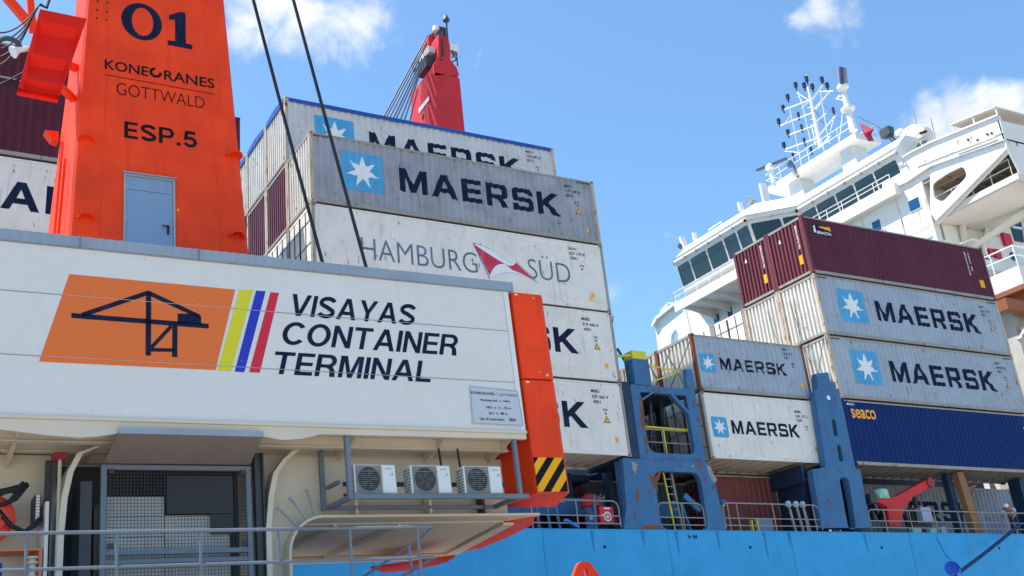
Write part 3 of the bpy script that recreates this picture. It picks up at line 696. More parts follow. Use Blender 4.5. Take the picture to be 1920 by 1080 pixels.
# painted emblem
dcv = lambda v: (lambda s, t, y: (s, v, t))
pan = decal('emblem_panel', *poly2([cls(0, [(73, 678), (404, 694), (441, 543), (130, 514)])]), crane, ORANGEF, dcv(-.004))
for nm, m_, pts in (('yellow_stripe', YELS, [(408, 695), (433, 696), (474, 544), (449, 543)]), ('blue_stripe', BLUEP, [(440, 697), (458, 698), (498, 546), (480, 545)]), ('red_stripe', REDS, [(467, 698), (487, 699), (523, 549), (507, 548)])):
    decal(nm, *poly2([cls(0, pts)]), house, m_, dcv(-.004))
z5 = lambda x, y: cl(x / 2.92, 430 + y / 2.92, 0)
S_ = lambda p, q, w: stroke(z5(*p), z5(*q), w * .0103)
pic = [S_((390, 472), (1142, 531), 8.2), S_((450, 470), (816, 346), 7.5), S_((808, 346), (1090, 478), 7.5), S_((813, 350), (811, 692), 8.5), S_((957, 528), (956, 700), 8.5),
       S_((825, 660), (957, 662), 6), S_((938, 530), (828, 648), 6), poly2([[z5(972, 515), z5(1102, 524), z5(1100, 476), z5(1072, 464), z5(972, 462)]])]
decal('crane_pictogram', *join2(pic), pan, INK, dcv(-.008))
tx = [grot_word('VISAYAS', 6.42, 9.02, 8.362, 8.776, .26), grot_word('CONTAINER', 6.25, 9.88, 7.815, 8.235, .26), grot_word('TERMINAL', 6.05, 9.25, 7.262, 7.672, .26)]
decal('lettering', *join2(tx), house, INK, dcv(-.005))
# panel joints also run across the paint
b = MB()
for w in (7.351, 8.401): b.box(UL, UR - .1, -.0105, -.001, w - .0035, w + .0035)
b.build('panel_joint', mat('joint_grey', (.45, .46, .48), .6, streak=0), house)
# data plate
b = MB(); b.plate([[(9.935, 6.49), (11.075, 6.475), (11.035, 7.185), (9.965, 7.235)]], (0, -.016, 0), EX, EZ, .014); dp = b.build('data_plate', PLATE, crane, bevel=.003)
b = MB()
for p, q in (((9.955, 6.51), (11.05, 6.50)), ((9.98, 7.215), (11.02, 7.17)), ((9.955, 6.51), (9.98, 7.215)), ((11.05, 6.50), (11.02, 7.17))): b.add(*[[(x, -.019, z) for x, z in stroke(p, q, .007)[0]], [(0, 1, 2, 3)]])
b.build('plate_border', FRAME, dp)
tt = [text_in('KONE', 9.985, 10.20, 7.075, 7.125, .02), text_in('RANES', 10.25, 10.50, 7.07, 7.12, .02), text_in('C', 10.205, 10.245, 7.07, 7.12, .02), text_in('|', 10.545, 10.55, 7.05, 7.13), text_in('GOTTWALD', 10.60, 11.0, 7.06, 7.11, 0),
      text_in('Working load  x  radius', 10.16, 10.82, 6.93, 6.985, .02), text_in('100 t  x  11 - 25 m', 10.28, 10.82, 6.80, 6.85, .02), text_in('36 t  x  48 m', 10.32, 10.73, 6.69, 6.74, .02),
      text_in('Year of Construction:', 10.10, 10.65, 6.575, 6.625, .02), text_in('2024', 10.75, 10.90, 6.57, 6.63, .03)]
decal('plate_lettering', *join2(tt), dp, INKB, dcv(-.0195))
# tower: tapering box with rounded front edges
def tu(w): return (3.117 + (w - 15.25) * .0397, 5.97 - (w - 15.25) * .060)
def tv(w): return (1.5, 4.85 - (w - 9.4) * .36 if w < 15 else 2.83 + .0 * w)
b = MB(); rings = []
for w in (9.41, 12.2, 15.0, 19, 24, 30):
    (a, c), (v0, v1) = tu(w), tv(w); k = .05
    rings.append([(a + k, v0, w), (c - k, v0, w), (c, v0 + k, w), (c, v1, w), (a, v1, w), (a, v0 + k, w)])
vs = [p for r_ in rings for p in r_]; fs = []
for i in range(len(rings) - 1):
    for k in range(6): fs.append((i * 6 + k, i * 6 + (k + 1) % 6, i * 6 + 6 + (k + 1) % 6, i * 6 + 6 + k))
fs.append(tuple((len(rings) - 1) * 6 + k for k in range(6)))
b.add(vs, fs); tower = b.build('tower', ORANGE, crane)
# door
d = cls(1.5, [(232, 327), (327, 338)]); u0, u1, wt_ = d[0][0], d[1][0], (d[0][1] + d[1][1]) / 2
b = MB(); fr = .035
b.box(u0, u0 + fr, 1.46, 1.52, 9.42, wt_); b.box(u1 - fr, u1, 1.46, 1.52, 9.42, wt_); b.box(u0 + fr, u1 - fr, 1.46, 1.52, wt_ - fr, wt_); b.build('door_frame', GALV, crane)
b = MB(); b.box(u0 + fr + .006, u1 - fr - .006, 1.475, 1.50, 9.44, wt_ - fr - .006); dr = b.build('door', DOORB, crane, bevel=.004)
b = MB(); b.box(u1 - .155, u1 - .115, 1.455, 1.474, 10.36, 10.55); b.tube([(u1 - .135, 1.46, 10.50), (u1 - .135, 1.41, 10.50), (u1 - .26, 1.41, 10.51)], .014, 8); b.build('handle', RUBBER, dr)
b = MB()
for w in (9.8, 10.55, 11.2): b.tube([(u0 + .05, 1.468, w), (u0 + .05, 1.468, w + .12)], .014, 8)
b.build('hinge', GALV, dr)
b = MB(); b.box(u0 - .03, u1 + .03, 1.41, 1.50, wt_ + .004, wt_ + .022); b.build('rain_lip', GALV, crane)
b = MB(); b.box(u0 + fr + .05, u1 - fr - .05, 1.4715, 1.4745, 11.2, 11.206); b.box(u0 + fr, u0 + fr + .006, 1.478, 1.50, 9.44, wt_ - fr); b.build('door_seal', RUBBER, crane)
u, w = cl(334, 393, 1.5); b = MB(); b.plate([[(u - .035, w - .03), (u + .035, w - .03), (u, w + .035)]], (0, 1.494, 0), EX, EZ, .004); b.build('warning_sticker', AMBER, tower)
# lifting lugs: bent plates
for px, py in ((160, 405), (441, 440), (437, 290), (160, 258)):
    u, w = cl(px, py, 1.5); b = MB()
    p = [(-.15, -.05), (-.06, .03), (.06, .045), (.13, .0), (.15, -.07)]
    for i in range(4):
        (a, c), (e, f) = p[i], p[i + 1]
        b.hexa([(u + a, 1.33, w + c - .05), (u + e, 1.33, w + f - .05), (u + e, 1.52, w + f - .02), (u + a, 1.52, w + c - .02), (u + a, 1.33, w + c - .02), (u + e, 1.33, w + f - .02), (u + e, 1.52, w + f + .02), (u + a, 1.52, w + c + .02)])
    b.build('lifting_lug', ORANGE, tower)
b = MB()
for px, py in ((182, 19), (200, 22), (181, 34), (199, 37), (183, 2), (201, 5)):
    u, w = cl(px, py, 1.5); b.lathe([(.018, 0), (.018, .012)], (u, 1.499, w), (0, -1, 0), 8)
b.build('bolt_hole', DARK, tower)
b = MB()
for w in (11.95, 14.25):
    (a_, c_) = tu(w); b.box(a_ + .05, c_ - .05, 1.4945, 1.503, w - .006, w + .006)
for s in (.16, .84):
    (a0_, c0_), (a1_, c1_) = tu(9.42), tu(16.5); b.bar((a0_ + (c0_ - a0_) * s, 1.4985, 9.42), (a1_ + (c1_ - a1_) * s, 1.4985, 16.5), .012, .008)
b.build_each('weld_bead', ORANGE, tower)
# tower lettering
T5 = 1.494
def ell(cx, cy, rx, ry, n=28): return [(cx + rx * cos(2 * pi * i / n), cy + ry * sin(2 * pi * i / n)) for i in range(n)]
zero = poly2([ell(4.20, 15.0, .405, .435), ell(4.215, 15.0, .215, .335)])
one = poly2([[(4.72, 14.57), (5.22, 14.57), (5.22, 14.68), (5.09, 14.69), (5.09, 15.43), (4.98, 15.43), (4.75, 15.29), (4.75, 15.18), (4.87, 15.21), (4.87, 14.69), (4.72, 14.68)]])
decal('number', *join2([zero, one]), tower, INK, dcv(T5))
cres = [(4.475 + .125 * cos(radians(a)), 13.865 + .115 * sin(radians(a))) for a in range(95, 376, 14)] + [(4.475 + .068 * cos(radians(a)), 13.865 + .06 * sin(radians(a))) for a in range(375, 94, -14)]
kt = [text_in('KONE', 3.49, 4.33, 13.745, 13.965, .012), poly2([cres]), text_in('RANES', 4.64, 5.665, 13.735, 13.965, .012), stroke((3.49, 13.615), (5.67, 13.606), .014), text_in('GOTTWALD', 3.72, 5.45, 13.225, 13.49, -.014)]
decal('lettering', *join2(kt), tower, INKB, dcv(T5))
decal('lettering', *grot_word('ESP.5', 3.875, 5.285, 12.30, 12.655, gap=.14), tower, INKB, dcv(T5))
# things on the tower's left flank
b = MB()
for v, r_, w1 in ((2.15, .03, 12.0), (2.6, .025, 12.6), (2.75, .02, 11.6)): b.tube([(tu(9.42)[0] - .10, v, 9.42), (tu(w1)[0] - .08, v - .05, w1)], r_, 8)
b.build_each('shadow_streak_pipe', ORANGE, tower)  # pipes added close to the face for their streak shadows
b = MB(); p = [(-.25, 0), (0, .09), (0, -.07), (-.2, -.06)]
u, w = cl(97, 254, 3.4); b.plate([[(u + a, w + c) for a, c in ((-.15, .05), (.12, .06), (.12, -.16), (.0, -.14))]], (0, 3.3, 0), EX, EZ, .25); b.build('bracket', ORANGE, tower)
# lamp box with recessed steps
vB = .9; cor = [Vector((x, 0, z)) for x, z in cls(vB, [(75, 17), (163, 35), (112, 180), (35, 165)])]
tl, tr, br_, bl = cor; b = MB()
def bp(s, t, v): q = (tl * (1 - s) + tr * s) * (1 - t) + (bl * (1 - s) + br_ * s) * t; return (q.x, vB + v, q.z)
steps = [(0, .0), (.15, -.03), (.25, .12), (.56, .0), (.66, .13), (.87, .0), (.92, .10), (1, .0)]
vs = []
for t, v in steps: vs += [bp(0, t, .14), bp(0, t, .0), bp(.05, t, .0), bp(.13, t, v), bp(.90, t, v), bp(.98, t, .0), bp(1, t, .0), bp(1, t, .14)]
fs = [(8 * i + k, 8 * i + k + 1, 8 * i + 9 + k, 8 * i + 8 + k) for i in range(len(steps) - 1) for k in range(7)]
b.add(vs, fs)
b.hexa([bp(0, 1, .14), bp(1, 1, .14), bp(1, 1, .26), bp(0, 1, .26), bp(0, 0, .14), bp(1, 0, .14), bp(1, 0, .26), bp(0, 0, .26)]); b.f = [f for f in b.f]
b.build('equipment_box', mat('box_orange_red', (.80, .018, .008), .5, spec=.12, streak=.08), crane)
b = MB(); b.bar((2.5, 1.3, 13.2), (3.0, 1.9, 13.2), .12); b.bar((2.3, 1.6, 13.9), (3.05, 1.9, 13.9), .12); b.build_each('box_arm', ORANGE, crane)
# lamp, its clamp and the cables at far left
b = MB(); x, z = cl(22, 88, 1.0)
b.tube([(x - .05 + .19 * cos(a), 1.0, z + .17 * sin(a)) for a in [i * .3 for i in range(0, 13)]], .05, 8); b.build('clamp_ring', DFRAME, crane)
b = MB(); x, z = cl(43, 92, 1.0); b.tube([(x + .1, 1.0, z + .03), (x - .08, .98, z - .05)], .05, 10, .055); b.lathe([(.06, 0), (.12, .1), (.12, .12)], (x - .08, .98, z - .05), (-.7, 0, -.5), 12); b.build('horn', ACW, crane)
b = MB()
for k in range(5):
    p0 = cl(-10, 60 + 12 * k, 1.1); p1 = cl(75 - 3 * k, 8 + 2 * k, 1.1); p2 = cl(30, 70 + 8 * k, 1.1)
    b.tube([(((1 - t) ** 2) * p0[0] + 2 * t * (1 - t) * p2[0] + t * t * p1[0], 1.1 + .05 * k, ((1 - t) ** 2) * p0[1] + 2 * t * (1 - t) * p2[1] + t * t * p1[1] - .02 * k) for t in [i / 10 for i in range(11)]], .016, 6)
for k in range(4):
    p0 = cl(-15, 165 - 5 * k, 1.1); p1 = cl(45, 135 + 10 * k, 1.1); b.tube([(p0[0], 1.1, p0[1]), ((p0[0] + p1[0]) / 2, 1.12, (p0[1] + p1[1]) / 2 - .03 * k), (p1[0], 1.1, p1[1])], .018, 6)
p0 = cl(75, 8, .85); p1 = cl(95, -8, .85); b.tube([(p0[0], .85, p0[1]), (p0[0] + .12, .85, p0[1] - .05), (p1[0], .85, p1[1])], .03, 6)
b.build('cable_bundle', RUBBER, crane)
b = MB()
for p, q, w_ in (((8, -10), (55, 45), .15), ((55, -15), (62, 60), .13)):
    a = cl(*p, 2.2); c = cl(*q, 2.2); b.bar((a[0], 2.2, a[1]), (c[0], 2.2, c[1]), w_, w_)
b.build_each('boom_lattice', ORANGE, crane)
# counterweight: two stacked slabs, bevelled corner
def slab(w0, w1, name):
    b = MB(); pl = [(11.225, .06), (11.93, .06), (12.02, .15), (12.55, 1.40), (12.55, 1.5), (11.225, 1.5)]
    b.plate([pl], (0, 0, w1), (1, 0, 0), (0, 1, 0), w1 - w0); o = b.build(name, ORANGE, crane, bevel=.03); return o
slab(7.475, 9.285, 'counterweight'); cwt = slab(5.235, 7.455, 'counterweight')
b = MB(); y0_ = .054
b.plate([[(11.235, 5.25), (11.925, 5.25), (11.925, 5.905), (11.235, 5.905)]], (0, y0_, 0), EX, EZ, .002); hz = b.build('hazard_panel', INKB, crane)
ps = []
from itertools import product
def clip(poly, a, b_, c):
    out = []
    for i in range(len(poly)):
        p, q = poly[i], poly[(i + 1) % len(poly)]; dp_, dq = a * p[0] + b_ * p[1] - c, a * q[0] + b_ * q[1] - c
        if dp_ >= 0: out.append(p)
        if dp_ * dq < 0: t = dp_ / (dp_ - dq); out.append((p[0] + (q[0] - p[0]) * t, p[1] + (q[1] - p[1]) * t))
    return out
for k in range(-2, 4):
    s0 = 11.16 + k * .37; q = [(s0, 5.25), (s0 + .19, 5.25), (s0 + .19 + .56, 5.905), (s0 + .56, 5.905)]
    q = clip(clip(q, 1, 0, 11.237), -1, 0, -11.923)
    if len(q) > 2: ps.append((q, [tuple(range(len(q)))]))
decal('hazard_stripe', *join2(ps), hz, AMBER, dcv(y0_ - .005))
b = MB()
for u, w in ((11.30, 9.23), (11.30, 7.40)): b.box(u, u + .07, .054, .064, w - .02, w + .01)
b.build('tag_plate', WHITE, cwt)
b = MB()
for u, w, s in ((11.78, 7.53, .09), (11.64, 7.60, .04), (11.72, 9.16, .05)): b.plate([[(u, w), (u + s * .9, w + .01), (u + s * .6, w + s * .8), (u + .1 * s, w + .5 * s)]], (0, .0535, 0), EX, EZ, .002)
b.build('chipped_paint', mat('primer_pale', (.75, .55, .45), .7, streak=0), cwt)
# girder beneath: web, flanges and the curved knee
WS = 4.965
b = MB()
arc = [(6.62 + .62 * (1 - cos(radians(a))), WS - .62 + .62 * sin(radians(a))) for a in range(0, 91, 10)]
b.plate([[(5.0 + .0, 6.13), (6.22, 6.13), (6.22, 3.0), (6.62, 3.0)] + arc + [(11.25, WS), (11.25, 6.13)]], (0, 1.2, 0), EX, EZ, .05)
gw = b.build('girder_web', CREAM, crane)
b = MB(); fl = [(6.62, 3.0)] + arc + [(11.78, WS)]
for i in range(len(fl) - 1):
    (a, c), (e, f) = fl[i], fl[i + 1]; d_ = Vector((e - a, f - c)).normalized(); nx, nz_ = d_.y * .045, -d_.x * .045
    b.hexa([(a, .88, c), (e, .88, f), (e, 1.45, f), (a, 1.45, c), (a - nx, .88, c - nz_), (e - nx, .88, f - nz_), (e - nx, 1.45, f - nz_), (a - nx, 1.45, c - nz_)])
b.build('girder_flange', CREAM, crane)
# soffit behind the flange, far flange and diagonal
b = MB(); b.plate([[(6.9, 1.46), (11.3, 1.46), (12.15, 5.6), (6.9, 5.6)]], (0, 0, WS + .03), (1, 0, 0), (0, 1, 0), .05); b.build('girder_soffit', CREAM, crane)
b = MB(); b.box(6.9, 12.25, 5.25, 5.62, WS - .12, WS - .03); b.build('far_flange', CREAM, crane)
b = MB(); b.plate([[(11.28, 1.47), (11.52, 1.47), (12.3, 5.2), (11.98, 5.2)]], (0, 0, WS - .025), (1, 0, 0), (0, 1, 0), .05); b.build('soffit_brace', CREAM, crane)
for u in (7.9, 9.4, 10.55):
    b = MB(); b.box(u, u + .05, .95, 1.19, WS + .05, WS + .62); b.build('web_stiffener', CREAM if u < 10 else DFRAME, crane)
for u in (7.7, 9.0): 
    b = MB(); b.box(u, u + .05, 1.5, 5.2, WS - .10, WS - .022); b.build('soffit_stiffener', CREAM, crane)
b = MB(); pl = [(11.35, 1.46), (11.72, 1.0), (12.19, 1.79), (12.5, 3.24), (12.66, 4.8), (12.25, 5.45), (11.9, 5.3)]
b.plate([pl], (0, 0, WS + .012), (1, 0, 0), (0, 1, 0), .03); b.build('rear_ballast_frame', ORANGE, crane)
b = MB(); b.plate([[(11.27, 3.5), (11.45, 4.2), (11.3, 5.2), (10.6, 5.6), (9.9, 4.8)]], (0, 0, 4.64), (1, 0, 0), (0, 1, 0), .05); b.build('rear_step_plate', ORANGE, crane)
# thin stay rods standing on the knee
b = MB()
for p, q in (((522, 953), (562, 990)), ((545, 935), (577, 975)), ((576, 920), (592, 970))):
    a = cl(*p, 1.0); c = cl(*q, 1.0); b.bar((a[0], 1.0, a[1]), (c[0], 1.0, c[1]), .035, .035); b.lathe([(.035, -.02), (.035, .02)], (a[0], 1.0, a[1]), (0, 1, 0), 8)
b.build_each('stay_rod', GALV, crane)
# curved gusset plates
for pts in ([(3.35, 6.14), (3.06, 6.02), (2.92, 5.72), (2.84, 5.3), (2.80, 4.7), (2.78, 3.0)], [(6.80, 6.17), (6.55, 5.98), (6.36, 5.74), (6.26, 5.35), (6.19, 4.8), (6.16, 3.0)]):
    b = MB(); back = pts
    for i in range(len(pts) - 1):
        (a, c), (e, f) = pts[i], pts[i + 1]
        b.hexa([(a, .82, c), (a + .035, .82, c), (a + .035, 1.9, c), (a, 1.9, c), (e, .82, f), (e + .035, .82, f), (e + .035, 1.9, f), (e, 1.9, f)])
    b.build('gusset_plate', CREAM, crane)
    b = MB()
    for i in range(len(pts) - 1):
        (a, c), (e, f) = pts[i], pts[i + 1]; b.hexa([(a - .035, .80, c), (a + .06, .80, c), (a + .06, .83, c), (a - .035, .83, c), (e - .035, .80, f), (e + .06, .80, f), (e + .06, .83, f), (e - .035, .83, f)])
    b.build('gusset_edge', CREAM, crane)
# left bay: cream wall, pipes, hoses, motor
b = MB(); b.box(UL, 2.75, 1.55, 1.6, 3.0, 6.16); b.box(2.84, 6.9, 2.15, 2.2, 3.0, 6.16); b.build('rear_wall', CREAM, crane)
b = MB(); b.box(2.62, 2.72, 1.2, 1.3, 2.9, 6.0); b.build('drain_pipe', DFRAME, crane, bevel=.02)
b = MB(); b.lathe([(.03, 0), (.03, 3.2)], (2.80, 1.0, 2.8), (0, 0, 1), 8); b.build('thin_pipe', CREAM, crane)
x, z = cl(112, 856, 1.0); b = MB(); b.box(x - .09, x + .09, .95, 1.15, z - .06, z + .06); b.lathe([(.05, 0), (.05, .05)], (x - .04, .95, z), (0, -1, 0), 10); b.build('alarm_box', mat('alarm_red', (.35, .03, .03), .5), crane)
x, z = cl(-12, 965, .9); b = MB(); b.lathe([(.30, 0), (.36, .03), (.36, .22), (.30, .25), (.22, .26), (.22, .34), (.12, .34), (.12, .38)], (x, 1.4, z), (0, -1, 0), 24); b.build('slewing_motor', mat('motor_orange', (.85, .06, .02), .4, streak=.05), crane, smooth=False)
b = MB()
for path in ([(-20, 935), (10, 922), (35, 918), (52, 907)], [(-20, 950), (5, 946), (30, 935), (52, 908)], [(-5, 955), (20, 985), (45, 997), (65, 985), (75, 972)], [(-20, 925), (15, 918), (38, 912), (45, 905)], [(20, 940), (30, 925), (40, 912)]):
    b.tube([(*[cl(*p, 1.05)[0]], 1.05, cl(*p, 1.05)[1]) for p in path], .038, 8)
b.build_each('hydraulic_hose', RUBBER, crane, smooth=True)
(x0, z0), (x1, z1) = cls(1.1, [(64, 982), (76, 928)]); b = MB(); b.box(x0, x1, 1.1, 1.5, z0, z1); b.m = 1
for k in range(9): b.box(x0 + .015, x1 - .01, 1.085, 1.10, z0 + .03 + k * (z1 - z0) / 9.5, z0 + .065 + k * (z1 - z0) / 9.5)
b.build('cable_terminal', [DFRAME, ACW], crane)
(x0, z0), (x1, z1) = cls(1.0, [(80, 1100), (90, 940)]); b = MB(); b.box(x0, x1 + .02, 1.0, 1.5, 3.2, z1); b.build('side_post', WHITE, crane)
(x0, z0), (x1, z1) = cls(1.0, [(-30, 1100), (80, 1027)]); b = MB(); b.box(x0, x1, 1.0, 1.5, z0 - .5, z0 - .4); b.box(x0, x1, 1.0, 1.5, z1 - .04, z1); b.box(x1 - .05, x1, 1.0, 1.5, z0 - .4, z1 - .04); b.build('lower_box', mat('faded_orange', (.72, .22, .12), .5), crane)
x, z = cl(64, 1055, .95); b = MB(); b.lathe([(.11, 0), (.11, .03), (.06, .04), (.06, .07), (.11, .08), (.11, .11)], (x, 1.1, z), (0, 0, 1), 14); b.tube([(x, 1.1, z), (x, 1.1, z - .5)], .06, 10); b.build('pipe_flange', CREAM, crane)
b = MB(); x, z = cl(-5, 1072, .8); b.lathe([(.09, 0), (.09, .3)], (x, 1.0, z - .15), (0, 0, 1), 12); b.build('blue_filter', BLUEP, crane)
# cage with wire mesh and cabinets
c0, c1, cw0, cw1 = 3.43, 5.95, 2.9, 5.865; V = .9; mid = 4.41
b = MB()
for u in (c0, c1 - .09): b.box(u, u + .09, V, V + .09, cw0, cw1)
b.box(c0 + .09, c1 - .09, V, V + .09, cw1 - .08, cw1); b.box(c0 + .09, c1 - .09, V, V + .09, mid, mid + .08); b.box(c0 + .09, c1 - .09, V + .001, V + .08, mid - .14, mid - .07)
cage = b.build('cage_frame', FRAME, crane, bevel=.006)
b = MB(); s = .055
for k in range(int((c1 - c0 - .18) / s)): u = c0 + .10 + k * s; b.box(u - .0035, u + .0035, V + .035, V + .042, cw0, cw1 - .085)
k = 0; w = cw0 + .03
while w < cw1 - .09: b.box(c0 + .09, c1 - .09, V + .043, V + .050, w - .0035, w + .0035); w += s
b.build('wire_mesh', DFRAME, cage)
b = MB()
for u, w in ((c0 + .12, cw1 - .15), (c1 - .19, cw1 - .15), (c0 + .12, mid + .11), (c1 - .19, mid + .11)): b.box(u, u + .09, V - .012, V + .03, w, w + .08)
b.build('hinge_plate', DFRAME, cage)
b = MB(); b.box(c0 + .12, 4.50, 1.12, 2.0, 2.9, 5.38); b.m = 1
for w in (5.05, 4.72, 4.5): b.box(c0 + .12, 4.50, 1.114, 1.122, w, w + .016)
b.build('switch_cabinet', [BOX, FRAME], crane, bevel=.01)
b = MB(); b.box(4.52, 5.62, 1.14, 2.0, 2.9, 5.08); b.build('switch_cabinet', BOX, crane, bevel=.01)
b = MB(); b.box(4.53, 5.66, 1.03, 1.07, 5.09, 5.72); b.build('dark_panel', DFRAME, crane)
b = MB(); b.box(5.28, 5.66, 1.06, 1.12, 4.75, 5.08); b.box(2.95, 6.1, 2.1, 2.14, 2.9, 6.1); b.box(3.12, 3.30, .95, 1.6, 2.9, 5.6); b.build_each('inner_partition', DFRAME, crane)
b = MB(); b.box(6.02, 6.13, .9, 1.0, 2.9, 6.1); b.box(6.14, 6.17, .85, 1.3, 2.9, 6.1); b.build_each('dark_post', DFRAME, crane)
# canopy over the cage, hinged
b = MB(); b.hexa([(3.48, -.10, 6.150), (5.84, -.10, 6.150), (5.93, .88, 5.885), (3.47, .88, 5.885), (3.48, -.10, 6.165), (5.84, -.10, 6.165), (5.93, .88, 5.90), (3.47, .88, 5.90)]); cn = b.build('canopy', mat('canopy_brown_grey', (.30, .24, .20), .6), crane)
b = MB(); b.box(3.48, 5.84, -.125, -.105, 6.12, 6.215); b.m = 1
for u in (3.56, 4.1, 4.66, 5.22, 5.76): b.lathe([(.012, 0), (.012, .006)], (u, -.125, 6.17), (0, -1, 0), 8)
b.build('canopy_edge', [TRIM, GALV], cn)
# shelf with three outdoor units
b = MB(); f = .085
sh = 5.115
b.box(7.36, 7.36 + f, 0, f, sh, 6.23); b.box(7.45, 11.0, .0, f, sh, sh + .085); b.box(10.80, 10.80 + .07, 0, f, sh + .085, 6.23)
b.box(7.36, 7.36 + f, .09, 1.0, sh, sh + .08); b.box(7.28, 7.28 + f, 1.0, 1.0 + f, sh, 6.2); b.box(7.45, 10.9, .95, 1.0, sh, sh + .07); b.box(10.8, 10.87, .09, 1.0, sh, sh + .08); b.box(7.36, 7.44, .5, 1.0, 5.48, 5.54)
b.build('unit_shelf', FRAME, crane, bevel=.006)
b = MB(); b.box(7.46, 10.78, .43, .46, 5.42, 5.50); b.box(7.46, 10.78, .43, .46, 5.25, 5.29); b.build_each('shelf_rail', DFRAME, crane)
def ac_unit(u0):
    a = bpy.data.objects.new('air_conditioner', None); COL.objects.link(a); a.parent = crane; a.location = (u0, .08, sh + .09)
    W_, Hh, D = .80, .525, .30
    b = MB(); b.box(0, W_, .012, D, .02, Hh); b.hexa([(W_, .05, .03), (W_ + .05, .07, .03), (W_ + .05, D - .02, .03), (W_, D, .03), (W_, .05, Hh - .03), (W_ + .012, .07, Hh - .1), (W_ + .012, D - .02, Hh - .1), (W_, D, Hh - .03)]); b.box(.03, .12, 0.02, D, 0, .02); b.box(W_ - .14, W_ - .05, .02, D, 0, .02); b.build('casing', ACW, a, bevel=.012)
    cx, cz, R_ = .275, .27, .215
    b = MB(); b.box(.03, .53, .006, .014, .025, Hh - .015); b.build('grille_panel', ACG, a)
    b = MB(); b.lathe([(R_, 0), (R_, .004)], (cx, .006, cz), (0, -1, 0), 28); b.build('fan_opening', RUBBER, a)
    b = MB()
    for k in range(12):
        z = cz - R_ + .02 + k * (2 * R_ - .03) / 11; hw = math.sqrt(max(.0004, R_ * R_ - (z - cz) ** 2)); b.box(cx - hw, cx + hw, -.006, .0, z - .0028, z + .0028)
    for k in range(24):
        a0, a1 = 2 * pi * k / 24, 2 * pi * (k + 1) / 24; b.bar((cx + R_ * cos(a0), -.003, cz + R_ * sin(a0)), (cx + R_ * cos(a1), -.003, cz + R_ * sin(a1)), .01, .012)
    b.box(.05, .515, -.008, 0, .405, .413); b.build('fan_grille', ACG, a)
    b = MB()
    for k in range(5):
        t = 2 * pi * k / 5; b.hexa([(cx + .03 * cos(t), .001, cz + .03 * sin(t)), (cx + .17 * cos(t - .3), .001, cz + .17 * sin(t - .3)), (cx + .18 * cos(t + .35), .0014, cz + .18 * sin(t + .35)), (cx + .04 * cos(t + .8), .0014, cz + .04 * sin(t + .8)), (cx + .03 * cos(t), -.001, cz + .03 * sin(t)), (cx + .17 * cos(t - .3), -.001, cz + .17 * sin(t - .3)), (cx + .18 * cos(t + .35), -.0008, cz + .18 * sin(t + .35)), (cx + .04 * cos(t + .8), -.0008, cz + .04 * sin(t + .8))])
    b.build('fan_blade', DFRAME, a)
    b = MB(); b.box(.55, .79, .004, .012, .03, Hh - .02); b.build('service_cover', ACW, a, bevel=.003)
    b = MB(); b.box(.68, .76, .002, .006, .34, .345); b.box(.72, .745, .0015, .005, .355, .372); b.build('cover_latch', DFRAME, a)
    decal('lettering', *text_in('FUJITSU', .60, .74, .435, .462, .02), a, FRAME, lambda s, t, y: (s, .0015, t))
    b = MB(); b.box(-.004, .006, .03, D - .01, .04, Hh - .03); b.m = 1
    for k in range(9): b.box(-.012, -.005, .03, D - .01, .05 + k * .053, .064 + k * .053)
    for k in range(5): b.box(-.010, -.005, .04 + k * .055, .050 + k * .055, .04, Hh - .03)
    b.build('side_louvre', [RUBBER, ACW], a)
for u0 in (7.52, 8.62, 9.70): ac_unit(u0)
b = MB()
for u in (9.46, 9.86): b.tube([(u, .5, 6.15), (u + .02, .5, 5.8), (u + .1, .45, 5.6)], .02, 6)
b.build_each('unit_cable', RUBBER, crane)
# walkway with railing
RV = -1.5
b = MB(); wt0 = 3.28
b.box(UL, 8.0, RV, .85, wt0 - .06, wt0); b.build('walkway', GALV, crane)
b = MB()
b.tube([(UL, RV, 4.36), (8.09, RV, 4.36)], .026, 8); b.tube([(UL, RV, 3.885), (8.1, RV, 3.885)], .024, 8)
for px in (-90, 50, 219, 376, 522, 657, 784): u = cl(px, 1010, RV)[0]; b.tube([(u, RV, wt0), (u, RV, 4.36)], .023, 8)
b.tube([(8.09, RV, 4.36), (8.03, RV + .5, 4.2), (7.1, RV + 2.4, 3.5), (6.2, RV + 3.2, 2.9)], .022, 8); b.tube([(8.1, RV, 3.885), (7.9, RV + .5, 3.75), (7.0, RV + 1.5, 3.2), (6.5, RV + 2, 2.7)], .022, 8)
u = cl(776, 1020, RV + .4)[0]; b.tube([(u, RV + .5, wt0 - .3), (u - .04, RV + .5, 4.15)], .03, 8)
for u, w in ((6.95, 3.45), (7.35, 3.65)): b.tube([(u, RV + 1.9, 2.6), (u, RV + 1.9, w)], .022, 8)
b.build('railing', RAILM, crane)
# undercarriage below the picture
b = MB(); b.box(-4, 12, 1.0, 5.5, 2.55, 3.0); b.lathe([(1.9, 0), (1.9, .9)], (4.5, 3.2, 1.75), (0, 0, 1), 32); b.box(-5, 13, 1.6, 4.8, .9, 1.75); b.build('chassis', DFRAME, crane)
for u in (-4, -2, 0, 2, 6, 8, 10, 12):
    for v in (1.2, 5.0): b = MB(); b.lathe([(.3, 0), (.55, .05), (.55, .4), (.3, .45)], (u, v - .2, .60), (0, 1, 0), 20); b.build('wheel', RUBBER, crane)

